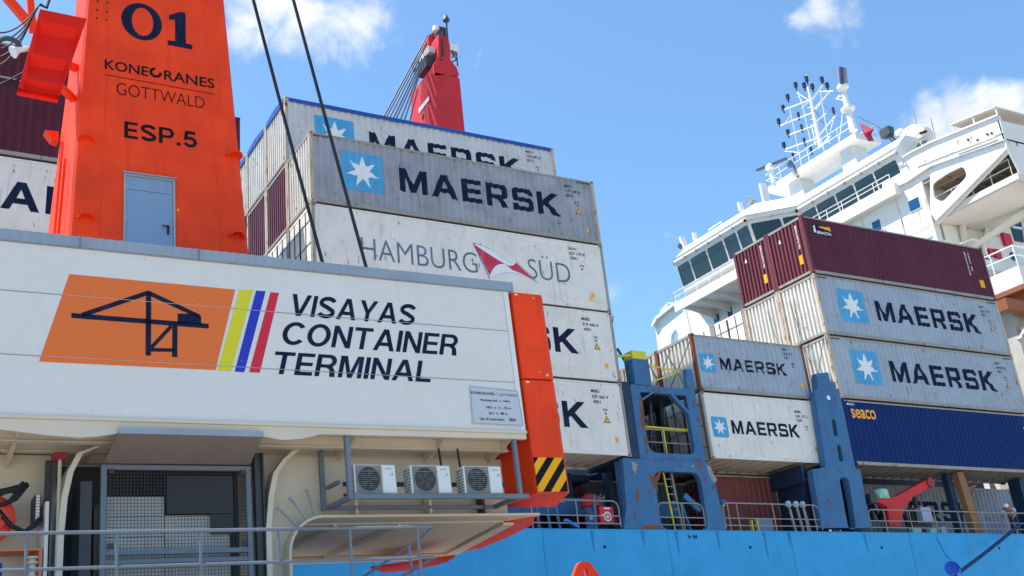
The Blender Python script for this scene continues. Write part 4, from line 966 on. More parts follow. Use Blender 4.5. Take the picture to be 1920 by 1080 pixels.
# ------------------------------------------------------------------ the two black ropes over the house
for k, (p, q) in enumerate((((477, 0), (608, 503)), ((552, 0), (690, 512)))):
    a, c = Vector((cl(*p, 3)[0], 3, cl(*p, 3)[1])), Vector((cl(*q, 3)[0], 3, cl(*q, 3)[1]))
    d_ = a - c; A = CO + CR @ (c + d_ * 2.6); B = CO + CR @ (c - d_ * .17)
    b = MB(); N_ = 16; sag = .12
    b.tube([A.lerp(B, i / N_) + Vector((0, 0, -sag * 4 * (i / N_) * (1 - i / N_))) for i in range(N_ + 1)], .041, 8)
    o = b.build('wire_rope', CABLE); tag(o, ['black wire rope running down left of the star logo, the left one of the pair', 'black wire rope crossing the blue star logo, the right one of the pair'][k], 'rope', 'black ropes in front of the containers')

# ------------------------------------------------------------------ the container ship
ship = thing('container_ship', (0, 31.6, 0), 'light blue container ship with a white bridge and blue lashing frames lying alongside', 'ship')
def SPE(name, b, m, parent=None, **k):
    for q in b.pieces(): SP(name, q, m, parent, **k)
def SP(name, b, m, parent=None, **k):
    """ship part from world coordinates"""
    b.v = [(x, y - 31.6, z) for x, y, z in b.v]
    return b.build(name, m, parent or ship, **k)
DZ = 7.55
b = MB(); b.hexa([(-60, 31.6, -2.6), (120, 31.6, -2.6), (120, 62.5, -2.6), (-60, 62.5, -2.6), (-60, 31.6, DZ - .02), (120, 31.6, DZ - .02), (120, 62.5, DZ - .02), (-60, 62.5, DZ - .02)])
SP('hull', b, HULL)
b = MB(); b.box(-60, 120, 31.585, 31.75, DZ - .02, DZ + .012); SP('gunwale', b, HULL)
b = MB()
for x in (-8.0, 14.0, 20.3, 25.6, 31.5, 38.0, 46, 56): b.box(x, x + .018, 31.594, 31.602, -2, DZ - .02)
b.box(-60, 120, 31.594, 31.602, 4.1, 4.118); SPE('weld_seam', b, mat('hull_seam', (.02, .17, .42), .5, streak=0))
b = MB()
p = hit(1290, 1003, 'y', 31.59); V_, F_ = text_in('Fr 84', p.x, p.x + .42, p.z - .14, p.z + .02, .02); b.add([(x, 31.593, z) for x, z in V_], F_); SP('frame_mark', b, INK)
# hatch coamings and deck houses in the shade
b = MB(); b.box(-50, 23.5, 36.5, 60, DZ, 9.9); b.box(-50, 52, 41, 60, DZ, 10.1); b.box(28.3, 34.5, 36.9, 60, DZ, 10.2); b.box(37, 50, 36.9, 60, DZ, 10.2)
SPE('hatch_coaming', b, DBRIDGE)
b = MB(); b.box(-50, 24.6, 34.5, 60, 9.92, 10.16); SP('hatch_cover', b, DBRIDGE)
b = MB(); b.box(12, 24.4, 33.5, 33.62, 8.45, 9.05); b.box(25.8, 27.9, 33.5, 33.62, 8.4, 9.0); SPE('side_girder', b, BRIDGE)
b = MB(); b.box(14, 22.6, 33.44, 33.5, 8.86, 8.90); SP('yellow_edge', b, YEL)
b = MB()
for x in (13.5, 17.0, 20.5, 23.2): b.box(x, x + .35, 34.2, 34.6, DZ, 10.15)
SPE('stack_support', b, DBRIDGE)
b = MB(); b.box(33.2, 52, 41, 41.2, DZ, 14.0); b.box(35.6, 52, 37.8, 38, DZ, 12.6); SPE('dark_gap_screen', b, DBRIDGE)  # dark screens added to stand in for shade in the gaps
# posts under the outboard row
b = MB()
for x in (12.5, 24.2): b.box(x, x + .5, 31.75, 32.3, DZ if x > 20 else DZ, 10.18)
SPE('stack_pillar', b, BRIDGE)
b = MB()
for px, l, w_ in ((1110, .9, .05), (1205, .6, .07), (1268, 1.0, .05), (1345, .7, .06), (1432, 1.1, .05), (1478, .6, .06), (1620, .9, .05)):
    x = hit(px, 998, 'y', 31.594).x; b.add([(x - w_, 31.583, DZ - .03), (x + w_, 31.583, DZ - .03), (x + w_ * .3, 31.583, DZ - l * .6), (x, 31.583, DZ - l), (x - w_ * .4, 31.583, DZ - l * .7)], [(0, 1, 2, 3, 4)])
SPE('hull_stain', b, mat('hull_stain', (.03, .21, .47), .6, streak=.3, streakcol=(.16, .12, .10)))
b = MB()
for x in (16.2, 22.8, 29.4, 36.3, 43.4): b.lathe([(.06, 0), (.06, .012)], (x, 31.6, 6.95), (0, -1, 0), 10)
SPE('scupper', b, DARK)
# ---- lashing frame between the tall stack and the short one
PY = 31.66
def H2(pts, y=PY): 
    o = []
    for px, py in pts: p = hit(px, py, 'y', y); o.append((p.x, p.z))
    return o
def fil(pts, r, n=4):
    """round the corners of a polygon"""
    out = []; k = len(pts)
    rs = r if isinstance(r, (list, tuple)) else [r] * k
    for i in range(k):
        p, q, s = Vector(pts[i - 1]), Vector(pts[i]), Vector(pts[(i + 1) % k]); rr = min(rs[i], (p - q).length * .45, (s - q).length * .45)
        if rr < .01: out.append(tuple(q)); continue
        a = q + (p - q).normalized() * rr; c = q + (s - q).normalized() * rr
        for j in range(n + 1):
            t = j / n; out.append(tuple(a * (1 - t) ** 2 + q * 2 * t * (1 - t) + c * t * t))
    return out
lb = None
# lower plate: wide web with the doorway
outer = [(23.62, DZ), (24.05, 8.7), (24.28, 10.12), (25.0, 10.12), (25.02, 14.0 - 3.8)] 
outer = [(23.75, DZ), (24.0, 8.3), (24.15, 10.14), (28.15, 10.14), (28.3, 9.2), (28.45, DZ)]
hole = fil(H2([(1231, 995), (1229, 888), (1244, 962 - 0)]) and [(25.45, DZ + .03), (25.45, 9.72), (27.62, 9.72), (27.62, DZ + .03)], [.35, .38, .38, .35])
b = MB(); b.plate([outer, hole], (0, PY, 0), EX, EZ, .22); lb = SP('lashing_frame', b, BRIDGE)
# upper frame with the eight-sided opening
outer = [(24.98, 10.145), (25.0, 13.0), (25.12, 13.02), (27.75, 13.02), (27.82, 13.85), (28.12, 13.85), (28.02, 10.145)]
hole = [(25.42, 12.38), (26.05, 12.75), (26.85, 12.75), (27.6, 12.0)] + fil([(27.62, 11.2), (27.64, 10.42), (25.45, 10.42), (25.42, 11.2)], [0, .6, .6, 0])
hole2 = [(25.42, 12.48), (25.42, 12.75), (25.92, 12.75)]; hole3 = [(27.05, 12.75), (27.62, 12.75), (27.64, 12.12)]
b = MB(); b.plate([outer, hole[::-1], hole2, hole3], (0, PY + .05, 0), EX, EZ, .20); SP('lashing_frame', b, BRIDGE)
b = MB(); b.bar((25.45, PY + .045, 12.42), (26.02, PY + .045, 12.78), .17, .02); SP('repainted_brace', b, STEEL)
b = MB(); b.box(25.22, 25.98, PY, PY + .5, 13.025, 14.05); SPE('frame_post', b, BRIDGE)
b = MB(); b.box(25.26, 25.92, PY - .01, PY + .52, 14.055, 14.38); SP('yellow_cap', b, YEL)
b = MB(); b.box(24.62, 24.96, PY + .05, PY + .55, 10.15, 13.1); b.box(24.2, 24.9, PY + .3, 34, 10.15, 10.3); SPE('frame_post', b, DBRIDGE)
# rust and bare patches on the frame
rp = random.Random(11)
def patch(pts, y, m=RUSTM, nm='rust_patch'):
    P_ = H2(pts, y); out = []
    for i, p in enumerate(P_):
        q = P_[(i + 1) % len(P_)]
        for k in range(4):
            t = k / 4; d = .035 if k else 0; out.append((p[0] + (q[0] - p[0]) * t + rp.uniform(-d, d), p[1] + (q[1] - p[1]) * t + rp.uniform(-d, d)))
    b = MB(); V_, F_ = poly2([out]); b.add([(x, y, z) for x, z in V_], F_); SP(nm, b, m)
PF = PY - .004
for pts in ([(1213, 882), (1220, 890), (1230, 893), (1236, 880), (1240, 884), (1233, 905), (1232, 925), (1226, 912)], [(1193, 915), (1198, 914), (1200, 932), (1197, 942), (1193, 935)], [(1204, 984), (1232, 984), (1240, 992), (1206, 993)], [(1309, 872), (1316, 871), (1318, 879), (1312, 881)]): patch(pts, PF)
for pts in ([(1324, 872), (1332, 876), (1338, 890), (1345, 900), (1343, 906), (1334, 900), (1328, 886)], [(1184, 866), (1196, 870), (1192, 890), (1187, 882)], [(1296, 872), (1301, 873), (1299, 880)]): patch(pts, PF, STEEL, 'bare_metal_patch')
for pts in ([(1198, 745), (1203, 745), (1210, 800), (1206, 812), (1201, 790)], [(1206, 815), (1211, 818), (1216, 850), (1211, 848)]): patch(pts, PY + .046, RUSTM)
# depth of the frame: rear plate, platforms, rails, ladders
b = MB()
for x in (25.0, 28.0):
    for y in (33.9, 36.4, 38.8): b.box(x - .12, x + .12, y - .15, y + .15, DZ, 13.4)
b.box(24.9, 28.1, 31.9, 45, 12.85, 12.95); b.box(24.9, 28.1, 31.9, 45, 10.2, 10.3); b.box(24.98, 28.0, 40, 40.1, 7.6, 13)
b.box(24.86, 24.9, 32.6, 40, 10.32, 12.84); SPE('lashing_walkway', b, DBRIDGE)  # left side plate is added to block sun from the frame interior
b = MB()
for y in (32.0, 33.6, 35.2):
    for x in (25.2, 26.4, 27.7): b.tube([(x, y, 10.3), (x, y, 11.45)], .03, 6)
    b.tube([(25.0, y, 11.4), (27.9, y, 11.4)], .03, 6); b.tube([(25.0, y, 10.9), (27.9, y, 10.9)], .02, 6)
SPE('walkway_rail', b, STEEL)
b = MB(); b.tube([(25.46, 31.95, 11.48), (27.62, 31.95, 11.44)], .035, 6); b.tube([(25.95, 31.6, 13.8), (27.7, 31.95, 13.82)], .03, 6); b.tube([(25.95, 31.7, 13.15), (27.7, 31.95, 13.8)], .03, 6); b.tube([(24.4, 32, 14.15), (25.2, 31.7, 14.18)], .05, 6); SPE('yellow_handrail', b, YEL)
b = MB(); 
for x in (26.15, 26.52): b.m = 0 if x < 26.3 else 1; b.bar((x - .05 + .02, PY + .28, 9.75), (x + .12, PY + .28, DZ), .05, .05)
b.m = 1
for k in range(7): b.tube([(26.15 + .018 * k, PY + .28, 9.5 - .28 * k), (26.53 + .018 * k, PY + .28, 9.5 - .28 * k)], .018, 6)
SP('ladder', b, [YEL, STEEL])
# lashing rods crossing the gap
b = MB(); rr = random.Random(3)
for k in range(5):
    y = 32.0 + k * 1.25
    b.tube([(24.9, y, 13.0), (24.58, y + 1.9, 15.7)], .018, 5); b.tube([(24.9, y + 1.1, 13.0), (24.58, y - .4, 15.7)], .018, 5)
    b.tube([(28.05, y, 13.0), (28.55, y + 1.6, 15.2)], .018, 5); b.tube([(28.05, y + 1.6, 13.0), (28.55, y, 15.2)], .018, 5)
    b.tube([(24.95, y, 10.3), (24.6, y + 1.8, 12.9)], .018, 5); b.tube([(28.05, y, 10.3), (28.55, y + 1.8, 12.9)], .018, 5); b.tube([(26.0 + .4 * k, y, 10.3), (26.3 + .35 * k, y + .3, 12.9)], .02, 5)
for k in range(30):
    x = rr.uniform(25, 28); y = rr.uniform(32, 38); b.tube([(x, y, 10.3), (x + rr.uniform(-.4, .4), y + rr.uniform(-.5, .5), rr.uniform(11.4, 12.9))], rr.uniform(.02, .045), 5)
SPE('lashing_rod', b, DFRAME)
b = MB()
a = hit(1157, 653, 'y', 33.0); c = hit(1180, 690, 'y', 33.0); b.tube([a, c], .06, 6); SP('blue_rod', b, BRIDGE)
b = MB()
for k in range(9):
    x = 25.3 + .3 * k; b.tube([(x, 34.2, 10.3), (x, 34.2, 12.84)], .03, 5)
for z in (10.8, 11.3, 11.9, 12.4): b.tube([(25.1, 34.2, z), (27.95, 34.2, z)], .028, 5)
for k in range(8): b.tube([(25.2 + .34 * k, 33.0, 10.31), (25.45 + .34 * k, 33.2, 11.0 + .2 * (k % 3))], .04, 6)
SPE('turnbuckle', b, DFRAME)
b = MB()
for y, z in ((33.1, 11.35), (33.3, 11.0)): b.tube([(25.5, y, z), (26.1, y, z), (26.1, y, z - .3)], .028, 5)
b.box(26.4, 26.44, 31.9, 31.94, 10.3, 11.4); SPE('yellow_bar', b, YEL)
b = MB(); rr = random.Random(9)
for k in range(14): y = 32 + .35 * k; b.tube([(24.62, y, 13.05), (24.64 + rr.uniform(-.05, .05), y + rr.uniform(-.4, .4), 14.3 + rr.uniform(-.3, .4))], .03, 5)
b.tube([(24.6, 32, 14.2), (24.6, 38, 14.2)], .035, 5); b.tube([(24.6, 32, 13.7), (24.6, 38, 13.7)], .03, 5); SPE('side_rail', b, DFRAME)
# tall stepped post between the short stack and the navy container
outer = H2([(1541, 990), (1523, 880), (1549, 876), (1527, 732), (1533, 730), (1531, 700), (1553, 698), (1557, 715), (1566, 716), (1569, 733), (1574, 733), (1578, 752), (1604, 878), (1613, 880), (1632, 990)])
outer = [(x, max(z, DZ)) for x, z in outer]
def slot(pts, r): return fil(H2(pts), r)
holes = [slot([(1559, 785), (1566, 786), (1572, 818), (1564, 818)], .1), slot([(1569, 833), (1576, 834), (1582, 865), (1574, 865)], .1), slot([(1573, 895), (1591, 895), (1606, 992), (1591, 992)], [.28, .28, .2, .2])]
b = MB(); b.plate([outer] + holes, (0, PY, 0), EX, EZ, .3); SP('stepped_post', b, BRIDGE)
p0 = hit(1553, 746, 'y', PY); b = MB(); b.lathe([(.10, 0), (.10, .02)], (p0.x, PY - .002, p0.z), (0, -1, 0), 12); SP('post_emblem', b, STARW)
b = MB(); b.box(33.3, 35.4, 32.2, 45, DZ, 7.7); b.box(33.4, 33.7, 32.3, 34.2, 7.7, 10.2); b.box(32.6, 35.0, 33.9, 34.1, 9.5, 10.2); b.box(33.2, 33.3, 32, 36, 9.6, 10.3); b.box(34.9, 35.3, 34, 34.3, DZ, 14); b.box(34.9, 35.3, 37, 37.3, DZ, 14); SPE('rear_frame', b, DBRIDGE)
b = MB()
for k in range(7):
    y = 32.1 + .7 * k; b.tube([(34.9, y, 13.2), (35.82, y + (1.6 if k % 2 else -.3), 15.9)], .018, 5)
    b.tube([(35.3, y, 13.2), (35.86, y + (.2 if k % 2 else 1.2), 18.2 if k < 3 else 15.5)], .016, 5)
SPE('lashing_rod', b, DFRAME)
p0 = hit(1591, 940, 'y', 31.95); b = MB(); b.plate([fil([(p0.x - .22, 7.7), (p0.x + .2, 7.7), (p0.x + .2, 9.7), (p0.x - .22, 9.7)], .1)], (0, 32.9, 0), EX, EZ, .05); SP('blue_locker', b, mat('locker_blue', (.05, .22, .50), .5))
# deck rails
def rail(x0, x1, y, posts, top=8.58, mids=(8.05, 7.78), r=.022, rnd=.22):
    b = MB()
    path = [(x0, y, DZ + .1), (x0, y, top - rnd), (x0 + rnd * .3, y, top - rnd * .3), (x0 + rnd, y, top), (x1 - rnd, y, top), (x1 - rnd * .3, y, top - rnd * .3), (x1, y, top - rnd), (x1, y, DZ + .1)]
    b.tube(path, r * 1.2, 6)
    for z in mids: b.tube([(x0, y, z), (x1, y, z)], r, 6)
    for x in posts: b.tube([(x, y, DZ), (x, y, top)], r, 6)
    SP('deck_railing', b, STEEL)
rail(14.0, 23.7, 31.72, (15.5, 17, 18.5, 20.05, 21.9)); rail(25.5, 27.6, 31.78, (26.6,)); rail(28.5, 33.4, 31.72, (28.75, 29.2, 31.0, 32.6, 33.1), top=8.62); rail(36.1, 50, 31.72, tuple(37 + 1.5 * k for k in range(9)), top=8.5)
b = MB()
for x, s in ((20.4, 0), (20.75, .1), (21.1, .15), (22.9, -.15)): b.bar((x + s, 31.9, DZ), (x - .02 + s * .4, 31.9, 8.75), .09, .06)
b.bar((27.0, 31.95, DZ), (26.75, 31.95, 8.6), .10, .06); b.bar((26.9, 31.9, 8.9), (27.55, 31.9, 8.35), .12, .22); SPE('deck_stay', b, BRIDGE)
b = MB(); p0, p1, p2 = hit(1057, 976, 'y', 31.7), hit(1070, 980, 'y', 31.7), hit(1085, 988, 'y', 31.7); b.tube([p0, (p0.x + .15, 31.7, p0.z + .02), p1, p2], .05, 8); SP('blue_hose', b, mat('hose_blue', (.03, .2, .62), .4, streak=0))
# ventilator with red hood
p0 = hit(1110, 985, 'y', 32.2); b = MB(); b.lathe([(.16, 0), (.16, .95)], (p0.x, 32.3, DZ), (0, 0, 1), 14); vt = SP('ventilator', b, BRIDGE)
b = MB(); b.lathe([(.18, 0), (.36, .05), (.38, .22), (.30, .42), (.12, .52)], (p0.x + .1, 32.3, 8.42), (0, 0, 1), 18); SP('vent_hood', b, mat('hood_red', (.42, .03, .04), .5))
b = MB(); V_, F_ = text_in('#5', p0.x - .11, p0.x + .11, 7.98, 8.16, .02); b.add([(x, 32.125, z) for x, z in V_], F_); SP('vent_number', b, STARW)
# fire hose box
(xa, za), (xb, zb) = H2([(1127, 982), (1150, 955)], 31.95); b = MB(); b.box(xa, xb, 31.95, 32.3, za, zb + .1); hb = SP('fire_hose_box', b, mat('fire_red', (.62, .02, .03), .4), bevel=.02)
b = MB(); cx_, cz_ = (xa + xb) / 2 + .02, (za + zb) / 2; P_, F_ = poly2([ell(cx_, cz_, .17, .17), ell(cx_, cz_, .12, .12)]); b.add([(x, 31.946, z) for x, z in P_], F_); P_, F_ = poly2([ell(cx_ + .0, cz_, .07, .07)]); b.add([(x, 31.946, z) for x, z in P_], F_); P_, F_ = stroke((cx_ - .28, cz_ + .02), (cx_ - .16, cz_ + .06), .06); b.add([(x, 31.946, z) for x, z in P_], F_); P_, F_ = stroke((cx_ - .12, zb + .03), (cx_ + .14, zb + .03), .05); b.add([(x, 31.946, z) for x, z in P_], F_)
SP('box_symbol', b, STARW)
# pipes with pale caps, small cabinet
b = MB(); b.m = 0
for x in (32.2, 32.6, 32.95): b.tube([(x, 31.95, DZ), (x - .12, 31.95, 8.62)], .055, 8); 
b.m = 1
for x in (32.2, 32.6, 32.95): b.lathe([(.10, 0), (.12, .06), (.10, .2), (.03, .23)], (x - .13, 31.95, 8.58), (0, 0, 1), 10)
SP('sounding_pipe', b, [STEEL, mat('cap_blue_white', (.45, .58, .72), .5)])
b = MB(); b.box(30.4, 31.15, 32.0, 32.4, DZ, 8.1); SP('deck_cabinet', b, mat('cabinet_slate', (.16, .22, .32), .5), bevel=.02)
b = MB(); b.box(30.33, 30.39, 31.98, 32.1, DZ, 8.1); b.box(30.05, 30.11, 31.98, 32.1, DZ, 8.05); b.tube([(28.6, 31.8, 8.5), (28.6, 31.8, 8.75)], .08, 8); SP('yellow_stanchion', b, YEL)
b = MB(); b.lathe([(.1, 0), (.13, .08), (.1, .2), (.03, .22)], (28.62, 31.8, 8.55), (0, 0, 1), 10); SP('pipe_cap', b, BRIDGE)
for px in (1455, 1464):
    b = MB(); a, c = hit(px, 918, 'y', 33.7), hit(px + 9, 968, 'y', 33.7); b.tube([a, c], .025, 6); SP('dark_rod', b, STEEL)
# davit
YD = 32.2
b = MB()
pts = H2([(1666, 962), (1663, 950), (1645, 940), (1642, 935), (1680, 930), (1722, 907), (1738, 899), (1748, 900), (1750, 908), (1744, 914), (1712, 932), (1700, 950), (1692, 968), (1688, 1000), (1668, 1000)], YD)
pts = [(x, max(z, DZ - .0)) for x, z in pts]
b.plate([pts], (0, YD, 0), EX, EZ, .28); dv = SP('davit', b, SHIPRED, bevel=.03)
b = MB(); a = hit(1744, 905, 'y', YD); b.lathe([(.22, 0), (.22, .42)], (a.x, YD + .35, a.z), (0, -1, 0), 16); SP('davit_head', b, mat('davit_dark_red', (.30, .04, .06), .5))
b = MB(); a = hit(1655, 930, 'y', YD); b.lathe([(.28, 0), (.32, .06), (.32, .3), (.2, .36)], (a.x, YD + .1, a.z - .05), (0, 0, 1), 14); b.box(a.x - .3, a.x + .3, YD - .1, YD + .3, a.z - .1, a.z + .08); SP('winch', b, GREEN, bevel=.03)
b = MB(); b.box(a.x - .75, a.x - .35, YD, YD + .4, a.z - .3, a.z + .1); b.box(a.x - .5, a.x + .4, YD - .2, YD - .05, DZ, 7.9); SPE('winch_motor', b, DFRAME, bevel=.03)
b = MB()
for k, x in enumerate((39.0, 39.6, 40.2, 41.0)): b.bar((x, 33.3, DZ), (x - .35 + .1 * k, 33.3, 9.5), .16, .12)
b.box(40.2, 41.3, 33.0, 33.2, 7.6, 8.9); SPE('deck_machinery', b, DFRAME)
b = MB(); b.box(40.35, 40.95, 32.6, 32.9, 8.2, 8.85); b.box(41.2, 41.5, 32.5, 32.8, 7.6, 8.0); SPE('pale_box', b, mat('pale_violet_box', (.42, .45, .60), .5))
b = MB(); b.box(39.4, 39.95, 32.5, 32.7, 7.65, 7.95); b.box(40.5, 40.9, 32.5, 32.7, 7.65, 7.95); SPE('green_box', b, GREEN)
# tan support post under the navy container
a0, a1 = hit(1800, 885, 'y', 32.0), hit(1838, 1000, 'y', 32.0)
b = MB(); b.hexa([(42.55, 31.9, DZ), (43.1, 31.9, DZ), (43.1, 32.2, DZ), (42.55, 32.2, DZ), (42.35, 31.9, 10.28), (42.75, 31.9, 10.28), (42.75, 32.2, 10.28), (42.35, 32.2, 10.28)]); SP('support_post', b, TAN)
b = MB(); b.box(42.0, 42.3, 32.2, 32.5, DZ, 10.28); SP('support_post', b, DBRIDGE)
b = MB(); b.bar((42.8, 32.05, 9.55), (43.5, 32.05, 9.75), .06); b.bar((43.5, 32.05, 9.75), (42.9, 32.05, 9.0), .05); SP('post_bracket', b, TAN)
for x0, x1, z0 in ((36.0, 36.5, DZ), (47.4, 48.0, DZ)):
    b = MB(); b.box(x0, x1, 32.6, 33.2, z0, 10.3); SPE('stack_pillar', b, DBRIDGE)

# ---- ship's crane: red post with rope bundle
YC = 46.0
b = MB()
def cpt(px, py, y=YC): p = hit(px, py, 'y', y); return Vector(p)
a, c = cpt(809, 160), cpt(825, 160)
def sect(pxl, pxr, py, d):
    q0, q1 = cpt(pxl, py), cpt(pxr, py); z = (q0.z + q1.z) / 2; ch = .35
    return [(q0.x, YC + ch, z), (q0.x + ch, YC, z), (q1.x, YC, z), (q1.x + .1, YC + d, z), (q0.x, YC + d, z)]
secs = [sect(812, 873, 262, 2.6), sect(806, 861, 140, 2.5)]
k0 = secs[0]; dz = secs[1][0][2] - k0[0][2]
low = [(p[0] + (p[0] - q[0]) * 4, p[1], p[2] - dz * 4) for p, q in zip(k0, secs[1])]
rings = [low, k0, secs[1]]
vs = [p for r_ in rings for p in r_]; fs = []
for i in range(2):
    for k in range(5): fs.append((5 * i + k, 5 * i + (k + 1) % 5, 5 * i + 5 + (k + 1) % 5, 5 * i + 5 + k))
fs.append((10, 11, 12, 13, 14)); b.add(vs, fs); sc = SP('crane_post', b, SHIPRED)
top = secs[1]
b = MB(); q = [cpt(*p) for p in ((826, 118), (857, 130), (845, 108), (841, 70), (822, 64), (820, 110))]
b.plate([[(p.x, p.z) for p in [cpt(813, 141), cpt(861, 141), cpt(857, 128), cpt(845, 112), cpt(841, 70), cpt(822, 65), cpt(822, 108), cpt(813, 122)]]], (0, YC, 0), EX, EZ, .9); SP('crane_head', b, SHIPRED)
b = MB(); qa = [cpt(*p, YC + 1) for p in ((804, 66), (817, 58), (819, 78), (803, 88))]; b.plate([[(p.x, p.z) for p in qa]], (0, YC + 1, 0), EX, EZ, 1.0); SP('sheave_block', b, SHIPRED)
qa = cpt(810, 95, YC + .5); b = MB(); b.box(qa.x - .3, qa.x + .1, YC + .3, YC + 1.6, qa.z - .25, qa.z + .15); SP('winch_cover', b, mat('cover_grey', (.55, .53, .48), .5))
b = MB(); qa = cpt(812, 110, YC + .4); b.box(qa.x - .4, qa.x + .4, YC + .5, YC + 1.8, qa.z - .5, qa.z + .2); qb = cpt(828, 60, YC + .4); b.box(qb.x - .2, qb.x + .3, YC + .3, YC + 1.2, qb.z - .3, qb.z + .3); SPE('winch_drum', b, DFRAME)
b = MB(); qa = cpt(818, 53, YC + .5); b.lathe([(.22, 0), (.22, .3), (.1, .35)], (qa.x, qa.y, qa.z - .2), (0, 0, 1), 10); SP('crane_lamp', b, WHITE)
b = MB(); q0, q1 = cpt(839, 72), cpt(837, 42); b.tube([q0, q1], .05, 6); b.lathe([(.05, 0), (.2, .1), (.2, .2), (.08, .5)], q1, (0, 0, 1), 10); SP('mast_lamp', b, DFRAME)
b = MB(); qa = cpt(851, 88); b.box(qa.x - .25, qa.x + .3, YC, YC + .5, qa.z - .25, qa.z + .2); SP('floodlight', b, WHITE)
b = MB()
for p, q_ in (((846, 95), (856, 100)), ((856, 100), (858, 124)), ((847, 108), (856, 100)), ((848, 116), (857, 112)), ((846, 95), (856, 112))): b.tube([cpt(*p), cpt(*q_)], .04, 5)
for p, q_ in (((776, 130), (778, 140)), ((772, 120), (776, 132)), ((772, 120), (790, 100)), ((780, 128), (796, 110)), ((776, 132), (798, 115)), ((784, 112), (786, 128)), ((772, 122), (783, 108))): b.tube([cpt(*p, YC + 2), cpt(*q_, YC + 2)], .045, 5)
b.tube([cpt(829, 60, YC - .05), cpt(831, 105, YC - .05), cpt(827, 112, YC - .05)], .06, 6)
SPE('crane_ladder', b, DFRAME)
b = MB(); cv = [cpt(786, 210, YC), cpt(803, 195, YC)]
fx = secs[0][0][0]
def lf(px, py): return hit(px, py, 'x', (secs[0][0][0] + secs[1][0][0]) / 2 - .02)
q = [lf(*p) for p in ((785, 209), (803, 183), (803, 178), (803, 190), (786, 213))]; b.add([lf(785, 213), lf(804, 188), lf(804, 180), lf(785, 204)], [(0, 1, 2, 3)]); SP('crane_nameplate', b, STARW)
b = MB(); q = lf(792, 217); b.lathe([(.16, 0), (.16, .06)], (q.x + .02, q.y, q.z), (-1, 0, 0), 12); SP('porthole', b, BROWN)
b = MB()
for k, (p, q_) in enumerate((((802, 66), (718, 222)), ((803, 72), (723, 222)), ((800, 82), (730, 222)), ((798, 95), (737, 223)), ((797, 105), (742, 224)), ((790, 125), (750, 226)), ((786, 140), (758, 226)), ((783, 168), (768, 228)))):
    A, B = cpt(*p, YC + .5 + .25 * k % 1), cpt(*q_, YC + .5 + .25 * k % 1); b.tube([A, B + (B - A) * .8], .045, 5)
SPE('crane_rope', b, mat('rope_slate', (.03, .05, .10), .5, streak=0))

# ---- the accommodation block and bridge
XB, XA = 52.4, 50.0
def XP(px, py, x): p = hit(px, py, 'x', x); return (p.y, p.z)
blk = bpy.data.objects.new('bridge_block', None); COL.objects.link(blk); blk.parent = ship; blk.location = (0, 0, 0)
def BP(name, b, m, **k): return SP(name, b, m, blk, **k)
def BPE(name, b, m, **k): SPE(name, b, m, blk, **k)
EY = (0, -1, 0)
b = MB(); b.box(XB, 66, 36.95, 58.6, DZ, 28.9); b.box(XB + .02, 58, 36.2, 46, 28.9, 29.45); BP('block_wall', b, SUPER)
# wheelhouse: zig-zag front of raked windows, plan polygon
plan = [(XA, 55.9), (XA, 48.3), (XB, 46.0), (XB, 37.75), (57, 37.75), (57, 58), (XB, 58)]
zs, ze = 29.42, 31.2
def wh(z, rake): return [(x - rake if x < 56 else x, y, z) for x, y in plan]
b = MB()
lo, hi = wh(zs - .3, -.1), wh(ze, .28); vs = lo + hi; k = len(plan); b.add(vs, [(i, (i + 1) % k, k + (i + 1) % k, k + i) for i in range(k)] + [tuple(range(k)), tuple(range(k, 2 * k))]); BP('wheelhouse', b, SUPER)
# windows on each facet
def facet(p, q, spans, z0=29.35, z1=30.86):
    P, Q = Vector(p), Vector(q); d = Q - P; L_ = d.length; d.normalize()
    f = lambda s, z: (P.x + d.x * s - (.1 + .0) + .2 - (z - zs + .3) / (ze - zs + .3) * .38, P.y + d.y * s, z)
    nrm = Vector((d.y, -d.x))
    if nrm.x > 0: nrm = -nrm
    for s0, s1 in spans:
        b = MB(); fr = [f(s0 - .05, z0 - .05), f(s1 + .05, z0 - .05), f(s1 + .05, z1 + .05), f(s0 - .05, z1 + .05)]
        o = lambda v, k_: (v[0] + nrm.x * k_, v[1] + nrm.y * k_, v[2])
        b.hexa([o(v, .025) for v in fr] + [o(v, -.1) for v in fr]); w_ = BP('window', b, SUPER)
        b = MB(); ch = .08
        gl = [f(s0 + ch, z0), f(s1 - ch, z0), f(s1, z0 + ch), f(s1, z1 - ch), f(s1 - ch, z1), f(s0 + ch, z1), f(s0, z1 - ch), f(s0, z0 + ch)]
        b.add([o(v, .04) for v in gl] + [o(v, .0) for v in gl], [tuple(range(8))] + [(i, (i + 1) % 8, 8 + (i + 1) % 8, 8 + i) for i in range(8)])
        BP('pane', b, GLASS)
facet((XA, 55.9), (XA, 48.3), [(.06, 1.36), (1.5, 3.2), (3.34, 4.95), (5.1, 6.3), (6.45, 7.5)])
facet((XA, 48.3), (XB, 46.0), [(.12, 2.0), (2.15, 3.2)])
facet((XB, 46.0), (XB, 37.75), [(.12, 1.3), (1.42, 2.96), (3.08, 4.52), (4.64, 6.1), (6.22, 7.9)])
